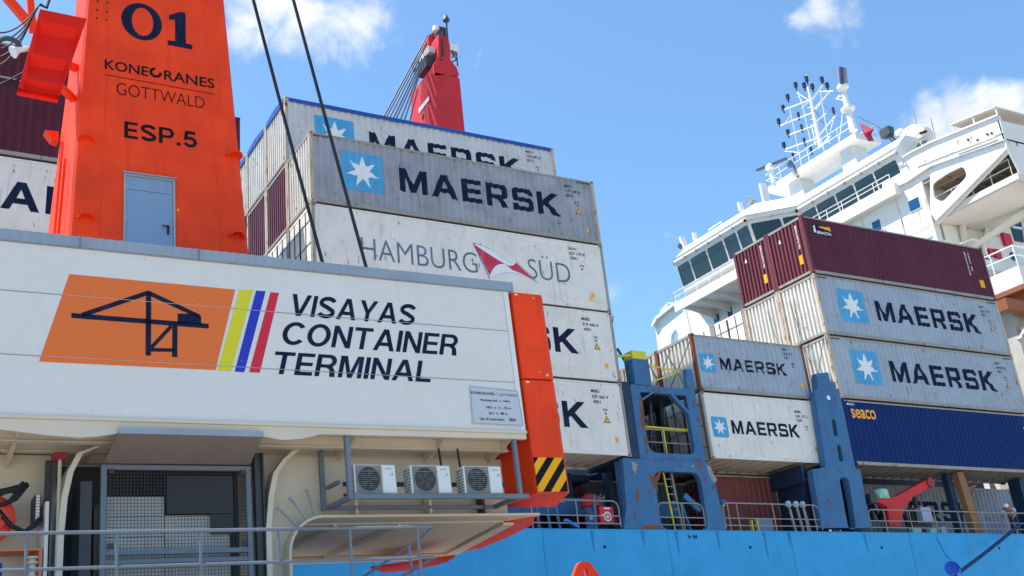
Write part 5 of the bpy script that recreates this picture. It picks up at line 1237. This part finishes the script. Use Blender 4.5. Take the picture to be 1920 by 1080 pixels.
# roof: eave line, raked fascia, deck
def off(d_, z): return [(x + d_ if x < 56 else x, y + (-.25 if y > 50 and d_ > 0 else 0), z) for x, y in plan]
b = MB(); r0, r1, r2 = off(-.42, ze + .002), off(-.42, ze + .22), off(.75, ze + 1.35); vs = r0 + r1 + r2
b.add(vs, [(i, (i + 1) % k, k + (i + 1) % k, k + i) for i in range(k)] + [(k + i, k + (i + 1) % k, 2 * k + (i + 1) % k, 2 * k + i) for i in range(k)] + [tuple(range(k)), tuple(range(2 * k, 3 * k))]); BP('bridge_roof', b, SUPER)
b = MB(); 
for i in range(3):
    (x0, y0), (x1, y1) = plan[i], plan[i + 1]; b.tube([(x0 - .46, y0, ze - .1), (x1 - .46, y1, ze - .1)], .03, 5); b.tube([(x0 - .44, y0, ze + .26), (x1 - .44, y1, ze + .26)], .03, 5)
    n_ = int(math.hypot(x1 - x0, y1 - y0) / 1.2)
    for j in range(n_ + 1): t = j / max(1, n_); b.box(x0 + (x1 - x0) * t - .56, x0 + (x1 - x0) * t - .42, y0 + (y1 - y0) * t - .05, y0 + (y1 - y0) * t + .05, ze - .18, ze - .02)
BP('wiper_rail', b, STEEL)
# front walkway with fascia, brackets and rail
b = MB(); b.box(49.2, XB, 47.0, 56.2, 27.75, 28.13); b.box(49.2, 49.28, 47.0, 56.2, 27.45, 27.75); BP('front_walkway', b, SUPER)
b = MB()
for y in (55.5, 54, 52.5, 51, 49.5): b.plate([[(49.3, 27.74), (XB, 27.74), (XB, 27.0), (51.8, 27.1), (49.4, 27.6)]], (0, y, 0), EX, EZ, .06)
BP('walkway_bracket', b, SUPERC)
def rail2(pts, h, name='handrail', n=None, m=WHITE, r=.028):
    b = MB(); P = [Vector(p) for p in pts]
    for z in (h, h * .55): b.tube([p + Vector((0, 0, z)) for p in P], r, 5)
    for i in range(len(P) - 1):
        q = max(1, int((P[i + 1] - P[i]).length / 1.2))
        for j in range(q + (i == len(P) - 2)): p = P[i].lerp(P[i + 1], j / q); b.tube([p, p + Vector((0, 0, h))], r, 5)
    return BP(name, b, m)
rail2([(49.25, 56.2, 28.13), (49.25, 47.2, 28.13)], .75); rail2([(49.25, 56.2, 28.13), (51.5, 57.4, 28.13)], .75)
rail2([(51.9, 46.2, 29.45), (51.9, 38.6, 29.45)], .62)
b = MB(); b.box(51.85, XB + .1, 38.4, 46.2, 28.7, 29.46); BP('front_bulwark', b, SUPER)
wr = random.Random(5)
b = MB()
for z in (26.1, 23.6): b.box(XB - .012, XB + .01, 36.96, 58.5, z, z + .03)
for y in (43.5, 49.0, 53.2): b.box(XB - .012, XB + .01, y, y + .025, 20, 28.8)
BPE('plate_seam', b, mat('seam_mid_grey', (.50, .49, .47), .6, streak=0))  # grey lines along the plate joints
RW = mat('rust_weep', (.52, .33, .16), .7, streak=.3)
b = MB()
for px, py, l in ((1722, 395, .9), (1660, 428, .6), (1690, 410, .5), (1735, 372, .8), (1640, 440, .7)):
    y, z = XP(px, py, XB); w_ = .05; b.add([(XB - .006, y - w_, z), (XB - .006, y + w_, z), (XB - .006, y + .012, z - l), (XB - .006, y - .008, z - l * .9)], [(0, 1, 2, 3)])
for px, py, l in ((1734, 300, .35), (1795, 263, .4), (1820, 256, .3)):
    y, z = XP(px, py, XB - .1); b.add([(XB - .106, y - .09, z), (XB - .106, y + .07, z), (XB - .106, y + .02, z - l), (XB - .106, y - .03, z - l * .8)], [(0, 1, 2, 3)])
BPE('rust_weep', b, RW)
b = MB()
for y in (38.9, 41.6, 42.3): b.tube([(XB - .06, y, 25.2), (XB - .06, y, 28.6)], .03, 6)
b.tube([(XB - .08, 37.2, 25.6), (XB - .08, 43, 25.6)], .035, 6)
BPE('wall_conduit', b, SUPERC)
# port wing, front plate
b = MB(); pts = [XP(*p, XB) for p in ((1229, 612), (1237, 592), (1272, 566), (1286, 578), (1300, 640), (1310, 680), (1240, 690))]
b.plate([[(-y, z) for y, z in pts], [(-y, z) for y, z in [XP(*p, XB) for p in ((1258, 648), (1260, 628), (1267, 618), (1273, 626), (1272, 640))]]], (XB - .06, 0, 0), EY, EZ, .3); BP('wing_plate', b, SUPER)
pts = [XP(*p, XB) for p in ((1229, 612), (1237, 597), (1276, 566))]; b = MB()
for (y0, z0), (y1, z1) in zip(pts, pts[1:]): b.bar((XB - .25, y0, z0), (XB - .25, y1, z1), .25, .25)
b.box(XB + .2, 57, 58.0, 61.9, 28.6, 28.75); BP('wing_bulwark', b, SUPER)
p = [XP(*q, XB) for q in ((1233, 598), (1241, 580), (1252, 568), (1262, 568), (1262, 584))]; b = MB()
for i in range(4): b.bar((XB, *p[i]), (XB, *p[i + 1]), .06)
b.bar((XB, *p[1]), (XB, *XP(1250, 590, XB)), .06); b.bar((XB, *p[2]), (XB, *XP(1240, 592, XB)), .06); BP('wing_ladder', b, WHITE)
# windows in the front wall
for y0, y1, z0, z1 in ((38.15, 37.40, 27.42, 28.1), (40.95, 40.33, 27.3, 28.0), (55.88, 55.25, 26.82, 27.38), (54.4, 53.9, 26.7, 27.35), (50.9, 50.2, 26.6, 27.3)):
    b = MB(); b.box(XB - .05, XB + .02, y1 - .05, y0 + .05, z0 - .05, z1 + .05); BP('window', b, SUPER, bevel=.02)
    b = MB(); b.box(XB - .065, XB + .0, y1, y0, z0, z1); BP('pane', b, GLASSB, bevel=.03)
b = MB(); b.box(XB - .02, XB + .01, 36.9, 46, 25.0, 25.04); b.box(XB - .02, XB + .01, 38.6, 38.64, 20, 25); BP('wall_seam', b, mat('seam_grey', (.45, .45, .45), .6, streak=0))
# starboard wing: front bulwark, bracket plate with the big opening, decks
topl = [XP(*p, XB - .1) for p in ((1652, 322), (1707, 287), (1744, 268), (1872, 216))]
botl = [XP(*p, XB - .1) for p in ((1884, 262), (1744, 312), (1701, 341), (1655, 362))]
b = MB(); b.plate([[(-y, z) for y, z in topl + botl]], (XB - .1, 0, 0), EY, EZ, .16); BP('wing_bulwark', b, SUPER)
b = MB()
for i in range(3): (y0, z0), (y1, z1) = topl[i], topl[i + 1]; b.bar((XB - .16, y0, z0), (XB - .16, y1, z1), .12, .10)
for i in (0, 1, 2): (y0, z0), (y1, z1) = botl[i], botl[i + 1]; b.bar((XB - .12, y0, z0), (XB - .12, y1, z1), .10, .06)
a, c = XP(1720, 312, XB - .1), XP(1880, 248, XB - .1); b.bar((XB - .12, *a), (XB - .12, *c), .07, .05); a, c = XP(1795, 285, XB - .1), XP(1868, 258, XB - .1); b.tube([(XB - .22, *a), (XB - .22, *c)], .07, 6)
BP('bulwark_rail', b, SUPER)
b = MB()
for p in ((1816, 262), (1834, 263), (1852, 252), (1860, 250)): a = XP(*p, XB - .1); b.box(XB - .2, XB - .09, a[0] - .05, a[0] + .05, a[1] - .05, a[1] + .05)
BPE('wing_fitting', b, DFRAME)
gus = [XP(*p, XB) for p in ((1744, 318), (1886, 264), (1889, 278), (1755, 414), (1745, 400))]
hol = fil([(-y, z) for y, z in [XP(*p, XB) for p in ((1748, 345), (1775, 326), (1806, 311), (1814, 330), (1768, 379), (1752, 372))]], .25)
b = MB(); b.plate([[(-y, z) for y, z in gus], hol], (XB - .02, 0, 0), EY, EZ, .12); BP('wing_bracket', b, SUPER)
a, c = XP(1889, 278, XB), XP(1754, 415, XB); b = MB(); b.bar((XB + .1, *a), (XB + .1, *c), .08, .42); BP('bracket_flange', b, SUPERC)
yt = 31.4
b = MB(); b.box(XB, 57.5, yt, 36.9, 28.62, 28.72); 
for x in (53.2, 54.2, 55.2, 56.2): b.box(x, x + .1, yt, 36.9, 28.4, 28.62)
for y in (32.6, 34.2, 35.6): b.box(XB + .1, 57.4, y, y + .08, 28.45, 28.62)
BP('wing_deck', b, mat('deckhead_tan', (.38, .30, .22), .6))
b = MB(); b.plate([[(XB - .1, 28.15), (XB - .1, 29.85), (58.0, 29.95), (58.0, 26.9), (XB + .35, 26.6)]], (0, yt, 0), EX, EZ, .08); BP('wing_end', b, SUPER)
b = MB(); b.box(XB + .2, 58, yt + .05, 36.9, 26.35, 26.7); b.box(XB + .3, 57, yt + .3, 36.9, 26.25, 26.34); BP('lower_wing_deck', b, SUPERC)
rail2([(XB + .3, yt + .4, 26.7), (XB + .3, 36.7, 26.7)], 1.0, m=SUPERC)
b = MB(); b.bar((54.5, 36.9, 24.6), (56.5, 33.0, 26.3), .35, .25); b.bar((56.5, 36.5, 26.2), (55.8, 36.9, 24.4), .3, .3); b.bar((54.5, 36.9, 24.6), (54.5, 36.6, 26.3), .3, .2); BP('wing_strut', b, SUPERC)
# canopy above the wing
za, zc = 31.3, 31.0
b = MB(); b.hexa([(XB + .0, 34.3, 31.15), (XB + .0, 31.45, 30.70), (58, 31.45, 30.70), (58, 34.3, 31.15), (XB + .0, 34.3, 31.23), (XB + .0, 31.45, 30.78), (58, 31.45, 30.78), (58, 34.3, 31.23)]); BP('wing_canopy', b, SUPERC)
b = MB()
for x, y, z in ((XB + .1, 34.2, 31.15), (XB + .1, 32.9, 30.95), (XB + .1, 31.5, 30.72), (55, 31.5, 30.72), (57.5, 31.5, 30.72), (55, 34.2, 31.1)): b.tube([(x, y, 28.7), (x, y, z)], .05, 6)
BPE('canopy_post', b, WHITE)
# starboard side wall fittings
def side(px, py, y=36.95): p = hit(px, py, 'y', y); return p
p = side(1885, 451); b = MB(); b.box(p.x - .35, p.x + .35, 36.75, 36.95, p.z - .4, p.z + .4); p = side(1862, 476); b.box(p.x - .5, p.x - .15, 36.8, 36.95, p.z - .25, p.z + .25); b.box(p.x, p.x + .55, 36.8, 36.95, p.z - .28, p.z + .28); BPE('fire_station', b, mat('box_crimson', (.55, .02, .06), .5))
p = side(1845, 474); b = MB(); b.box(p.x - .3, p.x + .3, 36.9, 36.95, p.z - .5, p.z + .3); BP('blue_door', b, GLASSB)
p = side(1899, 481); b = MB(); b.lathe([(.28, 0), (.28, .04)], (p.x, 36.95, p.z), (0, -1, 0), 14); BP('porthole', b, GLASS)
b = MB(); p, q = side(1763, 422), side(1770, 450); b.tube([(p.x, 36.9, p.z), (q.x, 36.9, q.z)], .05, 6); p = side(1790, 424); q = side(1813, 430); b.tube([(p.x, 36.85, p.z), (p.x + .7, 36.85, p.z + .05), (q.x, 36.85, q.z)], .05, 6); p = side(1840, 434); b.tube([(p.x, 36.85, p.z), (p.x + .8, 36.85, p.z + .15), (p.x + 1.4, 36.85, p.z - .1), (p.x + .2, 36.85, p.z - .1)], .05, 6); BP('wall_pipe', b, STEEL)
p = side(1830, 392); b = MB(); b.plate([[(p.x - .6, p.z + .1), (p.x + .5, p.z - .4), (p.x + .5, p.z + .6)]], (0, 36.9, 0), EX, EZ, .04); BP('pane', b, GLASSB)
p = side(1911, 430); b = MB(); b.box(p.x - .8, p.x + 3, 36.88, 36.96, p.z - .9, p.z + .8); BP('pane', b, GLASS); b = MB(); b.bar((p.x - .8, 36.85, p.z), (p.x + 3, 36.85, p.z), .12); b.bar((p.x, 36.85, p.z - .9), (p.x + .4, 36.85, p.z + .8), .12); BP('window_bar', b, WHITE)
# decks at the ship's side beside the stack
b = MB(); b.box(51.2, 68, 32.0, 36.9, 20.35, 21.35); b.box(53.2, 68, 36.3, 36.94, 23.4, 24.0); BPE('side_deck', b, SUPER)
b = MB(); b.box(51.2, 68, 32.02, 36.9, 20.1, 20.34)
for x in (51.6, 53.4, 55.2): b.box(x, x + .2, 32.1, 36.9, 19.7, 20.1)
b.box(50.3, 68, 32.6, 33.1, 19.1, 19.7); BP('deck_beam', b, BROWN)
rail2([(51.25, 34.8, 21.35), (51.25, 32.05, 21.35), (66, 32.05, 21.35)], 1.15, r=.04)
b = MB(); b.tube([hit(1800, 457, 'y', 36), hit(1823, 448, 'y', 36), hit(1845, 454, 'y', 36), hit(1853, 484, 'y', 36)], .045, 6); BP('hoop_rail', b, WHITE)
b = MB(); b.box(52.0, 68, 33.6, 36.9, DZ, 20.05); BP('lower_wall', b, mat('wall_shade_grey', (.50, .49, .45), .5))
b = MB(); b.bar((51.2, 32.8, 17.9), (52.9, 33.2, 14.2), .16, .12); b.bar((51.1, 33.0, 17.6), (54, 33.2, 19.8), .2, .2); b.bar((52.4, 33.0, 15.8), (53.2, 33.0, 15.3), .14, .1); b.bar((53.0, 32.4, 15.0), (54.3, 32.2, 18.4), .16, .2); BP('davit_frame', b, SUPERC)
b = MB(); b.box(53.0, 68, 32.2, 33.5, 14.2, 15.0); b.box(53.1, 53.3, 32.3, 33.5, 9, 14.2); BP('boat_platform', b, SUPER)
b = MB(); b.box(52.0, 52.6, 32.9, 33.4, 18.0, 18.5); b.box(54, 60, 33.0, 33.4, 10.5, 14.0); BP('vent_box', b, SUPERC, bevel=.03)

# ---- mast platform, masts and antennas on the bridge roof
XM = 54.0
def mp(px, py, x=XM): return Vector(hit(px, py, 'x', x))
def z3(x, y, X_=XM): return mp(1420 + x / 4.154, 120 + y / 4.154, X_)
pa, pb = mp(1439, 354), mp(1602, 246)
zd = (pa.z + pb.z) / 2
b = MB(); b.hexa([(XM, pa.y, zd - .45), (XM, pb.y, zd - .45), (XM + 2.2, pb.y - .1, zd - .45), (XM + 2.2, pa.y + .1, zd - .45), (XM, pa.y, zd), (XM, pb.y, zd), (XM + 2.2, pb.y - .1, zd), (XM + 2.2, pa.y + .1, zd)]); mpd = BP('mast_platform', b, SUPER)
zr = ze + 1.35
b = MB()
for p in ((1490, 380), (1588, 320)): 
    q = mp(*p); b.hexa([(XM + .4, q.y - .7, zr - .1), (XM + 1.7, q.y - .7, zr - .1), (XM + 1.7, q.y + .7, zr - .1), (XM + .4, q.y + .7, zr - .1), (XM + .4, q.y - .5, zd - .46), (XM + 1.7, q.y - .5, zd - .46), (XM + 1.7, q.y + .5, zd - .46), (XM + .4, q.y + .5, zd - .46)])
BPE('platform_leg', b, mat('leg_grey', (.58, .61, .63), .5))
rail2([(XM + .05, pa.y, zd), (XM + .05, pb.y, zd)], 1.0); rail2([(XM + 2.1, pa.y, zd), (XM + 2.1, pb.y, zd)], 1.0); rail2([(XM + .05, pa.y, zd), (XM + 2.1, pa.y, zd)], 1.0)
xm = XM + 1.0
def m3(x, y): return z3(x, y, xm)
b = MB(); b.tube([m3(492, 640), m3(395, 180)], .16, 10, .08); 
for p, q in (((490, 640), (470, 500)), ((455, 630), (420, 470))): b.tube([m3(*p), m3(*q)], .05, 5)
mm = BP('signal_mast', b, SUPER)
def P3(name, segs, r, m=SUPER, n=5):
    b = MB()
    for p, q in segs: b.tube([m3(*p), m3(*q)], r, n)
    return BP(name, b, m)
for s in (((205, 358), (405, 285)), ((180, 482), (425, 382)), ((240, 556), (445, 482)), ((213, 668), (470, 578)), ((425, 372), (565, 215)), ((440, 470), (535, 385)), ((480, 560), (612, 400)), ((500, 640), (570, 560)), ((420, 290), (515, 158)), ((490, 218), (590, 212))):
    P3('mast_yard', [s], .058)
P3('mast_brace', [((255, 352), (335, 740)), ((312, 215), (345, 300)), ((318, 260), (330, 220)), ((340, 270), (415, 600)), ((488, 195), (560, 620)), ((205, 475), (265, 395)), ((405, 285), (310, 225)), ((345, 345), (405, 290)), ((540, 245), (455, 355)), ((480, 660), (560, 560)), ((320, 660), (345, 790)), ((210, 680), (320, 690)), ((600, 405), (570, 520))], .036)
P3('mast_rung', [((405 + 12 * i, 290 + 45 * i), (380 + 12 * i, 298 + 45 * i)) for i in range(7)], .035)
P3('mast_halyard', [((430, 330), (520, 470)), ((480, 440), (640, 540)), ((500, 300), (640, 430))], .02, DFRAME)
for x, y in ((203, 350), (168, 455), (240, 540), (208, 640), (385, 125), (366, 175), (545, 175), (594, 368), (238, 265), (300, 172), (322, 405), (347, 500), (368, 605), (430, 185), (505, 130), (280, 720), (420, 675)):
    q = m3(x, y); b = MB(); s = .13 if y < 300 or x < 250 else .09
    b.lathe([(.05, -.35), (.05, -.1), (s, -.08), (s, .1), (s * .6, .12), (s, .14), (s, .28), (.05, .3)], q, (0, 0, 1), 8); BP('signal_lamp', b, mat('lamp_navy', (.015, .02, .05), .4, streak=0))
P3('whip_aerial', [((390, 120), (383, 80))], .03)
b = MB(); b.tube([m3(752, 520), m3(668, 205)], .26, 12, .16); rm = BP('radar_mast', b, SUPER)
b = MB(); q = m3(668, 190); b.lathe([(.2, -.2), (.4, 0), (.4, .15), (.2, .4)], q, (-.1, 0, 1), 14); q = m3(705, 350); b.lathe([(.25, -.15), (.46, -.08), (.46, .06), (.2, .1)], q, (0, 0, 1), 14); BPE('mast_collar', b, SUPER)
b = MB(); b.m = 0; b.tube([m3(668, 165), m3(658, 40)], .30, 16); b.m = 1; q0, q1 = m3(676, 165), m3(666, 40); b.tube([q0 + Vector((-.3, -.1, 0)), q1 + Vector((-.3, -.1, 0))], .13, 8); BP('antenna_cylinder', b, [mat('cylinder_grey', (.22, .22, .22), .5), mat('cylinder_navy', (.03, .045, .16), .4)])
P3('mast_brace', [((672, 330), (640, 590)), ((668, 240), (610, 270)), ((640, 240), (615, 270)), ((610, 270), (670, 285))], .04)
# radar scanner on its pedestal
b = MB(); b.tube([z3(128, 925), z3(105, 830)], .16, 10); b.lathe([(.2, 0), (.32, .1), (.32, .35), (.15, .5)], z3(104, 830), (0, 0, 1), 12); BP('radar_pedestal', b, SUPER)
b = MB(); b.bar(z3(-5, 828), z3(226, 736), .12, .16); BP('radar_scanner', b, DFRAME)
b = MB(); q = z3(280, 785); b.lathe([(.1, 0), (.26, .1), (.26, .4), (.1, .45)], q, (-.8, .4, .3), 12); BP('searchlight', b, mat('slate_lamp', (.06, .13, .20), .4)); b = MB(); b.tube([q, q + Vector((.1, -.1, -1.0))], .09, 8); BP('searchlight_post', b, TAN)
# roof antennas
for (p, q, r_, nm, m_) in (((1430, 345), (1438, 382), .30, 'panel_antenna', mat('antenna_pale', (.62, .65, .67), .5)), ((1387, 380), (1390, 395), .17, 'panel_antenna', SUPER), ((1278, 445), (1286, 466), .22, 'panel_antenna', SUPER), ((1301, 437), (1304, 450), .14, 'panel_antenna', SUPER)):
    A, B = mp(*p, 51.5), mp(*q, 51.5); b = MB(); b.bar(A, B, r_ * 2, .2); b.tube([B, B + Vector((.2, -.3, -.8))], .05, 6); BP(nm, b, m_)
b = MB(); q = mp(1404, 376, 51.5); b.tube([q + Vector((0, .3 * cos(a), .3 * sin(a))) for a in [i * .524 for i in range(13)]], .05, 6); b.tube([q + Vector((.15, 0, -.3)), q + Vector((.3, -.3, -1.0))], .08, 6); b.lathe([(.2, 0), (.25, .25)], q + Vector((.2, 0, -.1)), (1, 0, 0), 10); BP('roof_lamp', b, STEEL)
q = mp(1280, 462, 51.5); b = MB(); b.lathe([(.2, 0), (.2, .3)], q, (-1, 0, 0), 10); BP('roof_lamp', b, DFRAME)
b = MB(); A, B = mp(1331, 440, 51.5), mp(1354, 425, 51.5); b.tube([A, A + Vector((0, 0, .4)), B + Vector((0, 0, .4)), B], .05, 6); BP('roof_rail', b, WHITE)
# dome and the short mast behind it
q = mp(1719, 262, 55); b = MB(); R_ = .98
b.lathe([(.5, -.75)] + [(R_ * cos(a), R_ * sin(a)) for a in [-.6 + .24 * i for i in range(9)]] + [(.05, R_)], q, (0, 0, 1), 24); b.lathe([(.4, -1.6), (.4, -.7)], q, (0, 0, 1), 14); BP('satellite_dome', b, SUPER, smooth=True)
b = MB(); q = mp(1737, 258, 54.2)
b.bar(mp(1720, 278, 54.2), mp(1742, 266, 54.2), .05, .55); b.bar(mp(1724, 258, 54.2), mp(1736, 252, 54.2), .4, .22); b.bar(mp(1720, 246, 54.2), mp(1735, 244, 54.2), .3, .3); b.m = 1
V_, F_ = text_in('MAXX', 0, 1, 0, 1, .05); A, B = mp(1721, 278, 54.1), mp(1741, 268, 54.1); b.add([tuple(A.lerp(B, x) + Vector((-.1, 0, (y - .5) * .45))) for x, y in V_], F_); b.bar(mp(1725, 250, 54.0), mp(1737, 246, 54.0), .12, .12)
BP('funnel_plate', b, [SUPER, INKB])
for p, q in (((1722, 246), (1712, 207)), ((1755, 266), (1745, 220))): b = MB(); b.tube([mp(*p, 54.5), mp(*q, 54.5)], .03, 5); BPE('whip_aerial', b, STEEL)
b = MB(); q = mp(1689, 252, 54.5); b.lathe([(.1, -.9), (.1, 0), (.34, .05), (.34, .22), (.15, .34)], q, (0, 0, 1), 14); BP('small_dome', b, SUPER)
b = MB(); q = mp(1663, 248, 54.5); b.box(q.x - .25, q.x + .25, q.y - .35, q.y + .35, q.z - .3, q.z + .25); b.tube([q, q + Vector((0, -.4, -1.0))], .16, 8); BP('roof_floodlight', b, DFRAME)
b = MB(); A, B, C_ = mp(1608, 218, 55), mp(1637, 232, 55), mp(1660, 246, 55); b.tube([A, B, C_], .035, 5); BP('flag_stay', b, DFRAME)
# flag hangs from the stay
fl = [mp(*p, 54.6) for p in ((1611, 230), (1638, 242), (1633, 252), (1638, 264), (1628, 265), (1620, 252))]
b = MB(); c_ = sum(fl, Vector()) / 6 + Vector((-.25, 0, 0)); b.add([tuple(p) for p in fl] + [tuple(c_)] + [tuple(p + Vector((.03, 0, 0))) for p in fl] + [tuple(c_ + Vector((.03, 0, 0)))], [(i, (i + 1) % 6, 6) for i in range(6)] + [(7 + i, 7 + (i + 1) % 6, 13) for i in range(6)] + [(i, (i + 1) % 6, 7 + (i + 1) % 6, 7 + i) for i in range(6)])
tag(b.build('signal_flag', FLAGM), 'crimson flag fluttering beside the mast platform above the bridge', 'flag')

# ------------------------------------------------------------------ mooring rope with rat guard
A = hit(1912, 984, 'y', 31.55); G = hit(1788, 1066, 'y', 29.6)
d_ = G - A
b = MB(); b.tube([A + d_ * t + Vector((0, 0, -.25 * sin(pi * min(1, t * .45)))) for t in [i / 12 * 2.1 for i in range(13)]], .075, 8)
tag(b.build('mooring_rope', mat('rope_navy', (.012, .03, .12), .8, streak=0)), 'dark mooring rope running down from the ship rail past the hull', 'rope')
dn = d_.normalized(); gd = thing('rat_guard', G, 'blue disc rat guard on the mooring rope near the bottom right', 'rat guard')
b = MB(); b.lathe([(.08, 0), (.30, .07), (.31, .09), (.1, .03)], (0, 0, 0), dn, 24); b.build('guard_disc', LBLUE, gd)
b = MB(); b.lathe([(.10, -.12), (.11, .0), (.10, .02)], (0, 0, 0), dn, 12); b.build('guard_collar', DARK, gd)
b = MB(); c0 = hit(1755, 1006, 'y', 31.5); b.tube([c0, (c0 + G) / 2 + Vector((0, 0, -.1)), G + Vector((0, 0, .3))], .016, 6)
tag(b.build('guard_cord', mat('cord_blue', (.03, .10, .32), .8, streak=0)), 'thin cord hanging from the hull edge to the rat guard', 'cord')

# ------------------------------------------------------------------ orange lifting eye on the quay
q = hit(1097, 1080, 'y', 25.5); q2 = hit(1097, 1053, 'y', 25.5)
eye = thing('lifting_eye_post', (q.x, 25.5, 0), 'orange-red steel lifting eye with a slotted hole at the bottom edge of the picture', 'lifting eye')
hw = (hit(1126, 1080, 'y', 25.5).x - hit(1075, 1080, 'y', 25.5).x) / 2; zt_ = q2.z
ol = fil([(-hw * 1.25, q.z - .25), (hw * 1.3, q.z - .25), (hw * .42, zt_), (-hw * .42, zt_)], [0, 0, .17, .17], 6)
ho = fil([(-.07, q.z - .3 + .12), (.07, q.z - .18), (.055, zt_ - .19), (-.055, zt_ - .19)], .05)
b = MB(); b.plate([ol, ho], (0, -.06, 0), EX, EZ, .12); b.build('eye_plate', ORANGE, eye, bevel=.012)
b = MB(); b.box(-hw * 1.4, hw * 1.4, -.3, .3, q.z - .75, q.z - .26); b.box(-.3, .3, -.22, .22, 0.15, q.z - .75); b.box(-.8, .8, -.6, .6, 0, .15); b.build('post', ORANGE, eye, bevel=.02)

# ------------------------------------------------------------------ deck hand bending over the rail
def body(name, verts, edges, m, parent, root=0):
    me = bpy.data.meshes.new(name); me.from_pydata([v[:3] for v in verts], edges, [])
    o = bpy.data.objects.new(name, me); COL.objects.link(o); o.parent = parent
    sk = o.modifiers.new('skin', 'SKIN'); sk.use_smooth_shade = True
    for i, v in enumerate(verts):
        s = me.skin_vertices[0].data[i]; s.radius = (v[3], v[4] if len(v) > 4 else v[3]); s.use_root = i == root
    sb = o.modifiers.new('subd', 'SUBSURF'); sb.levels = sb.render_levels = 2
    dg = bpy.context.evaluated_depsgraph_get(); nm = bpy.data.meshes.new_from_object(o.evaluated_get(dg))
    o.modifiers.clear(); o.data = nm; nm.materials.clear(); nm.materials.append(m); nm.polygons.foreach_set('use_smooth', [True] * len(nm.polygons))
    return o
P0 = hit(1905, 990, 'y', 32.15)
man = thing('person', (P0.x, 32.15, DZ), 'deck hand in pale blue shirt bending over the rope at the ship rail', 'person', rot=(0, 0, radians(200)))
# x forward, z up; bent at the hips
body('body', [(0, 0, .92, .13, .15), (.18, 0, 1.10, .13, .17), (.40, 0, 1.22, .12, .18), (.52, 0, 1.25, .06, .06), (.62, 0, 1.24, .085, .08), (.70, 0, 1.20, .07, .07),
              (.40, .22, 1.16, .055), (.50, .28, .92, .042), (.66, .16, .74, .032), (.40, -.22, 1.16, .055), (.52, -.28, .90, .042), (.68, -.10, .74, .032),
              (0, .10, .86, .09), (.10, .12, .48, .062), (-.02, .12, .09, .045), (.12, .12, .03, .04), (0, -.10, .86, .09), (.02, -.12, .47, .062), (-.12, -.12, .09, .045), (.02, -.12, .03, .04)],
     [(0, 1), (1, 2), (2, 3), (3, 4), (4, 5), (2, 6), (6, 7), (7, 8), (2, 9), (9, 10), (10, 11), (0, 12), (12, 13), (13, 14), (14, 15), (0, 16), (16, 17), (17, 18), (18, 19)], SKIN, man)
body('shirt', [(-.02, 0, .93, .145, .165), (.18, 0, 1.11, .145, .185), (.40, 0, 1.225, .135, .195), (.40, .22, 1.16, .072), (.47, .27, .99, .06), (.40, -.22, 1.16, .072), (.48, -.27, .98, .06)], [(0, 1), (1, 2), (2, 3), (3, 4), (2, 5), (5, 6)], CLOTH, man)
body('trousers', [(0, 0, .92, .15, .165), (0, .10, .84, .105), (.10, .12, .48, .078), (-.02, .12, .12, .062), (0, -.10, .84, .105), (.02, -.12, .47, .078), (-.12, -.12, .12, .062)], [(0, 1), (1, 2), (2, 3), (0, 4), (4, 5), (5, 6)], TROUS, man)
for s in (.16, -.10):
    for k in range(5):
        o_ = (k - 2) * .018; b = MB()
        if k == 4: b.tube([(.66, s + .035, .73), (.69, s + .055, .71), (.715, s + .045, .69)], .010, 6)
        else: b.tube([(.675, s + o_, .72), (.715 - abs(k - 1.5) * .004, s + o_, .70), (.735 - abs(k - 1.5) * .006, s + o_, .67), (.72, s + o_, .645)], .0088, 6)
        b.build('finger', SKIN, man, smooth=True)
b = MB(); b.lathe([(.125, -.02), (.12, .05), (.08, .11), (.02, .13)], (.655, 0, 1.285), (.35, 0, .94), 16); b.build('hard_hat', STARW, man, smooth=True)
b = MB(); b.lathe([(.012, 0), (.022, .03)], (.715, 0, 1.20), (1, 0, -.3), 8); b.build('nose', SKIN, man)
b = MB()
for s in (.03, -.03): b.lathe([(.010, 0), (.010, .008)], (.715, s, 1.225), (1, 0, -.2), 8)
b.build('eyes', INKB, man)
b = MB(); b.box(.722, .732, -.022, .022, 1.158, 1.164); b.build('mouth', BROWN, man)
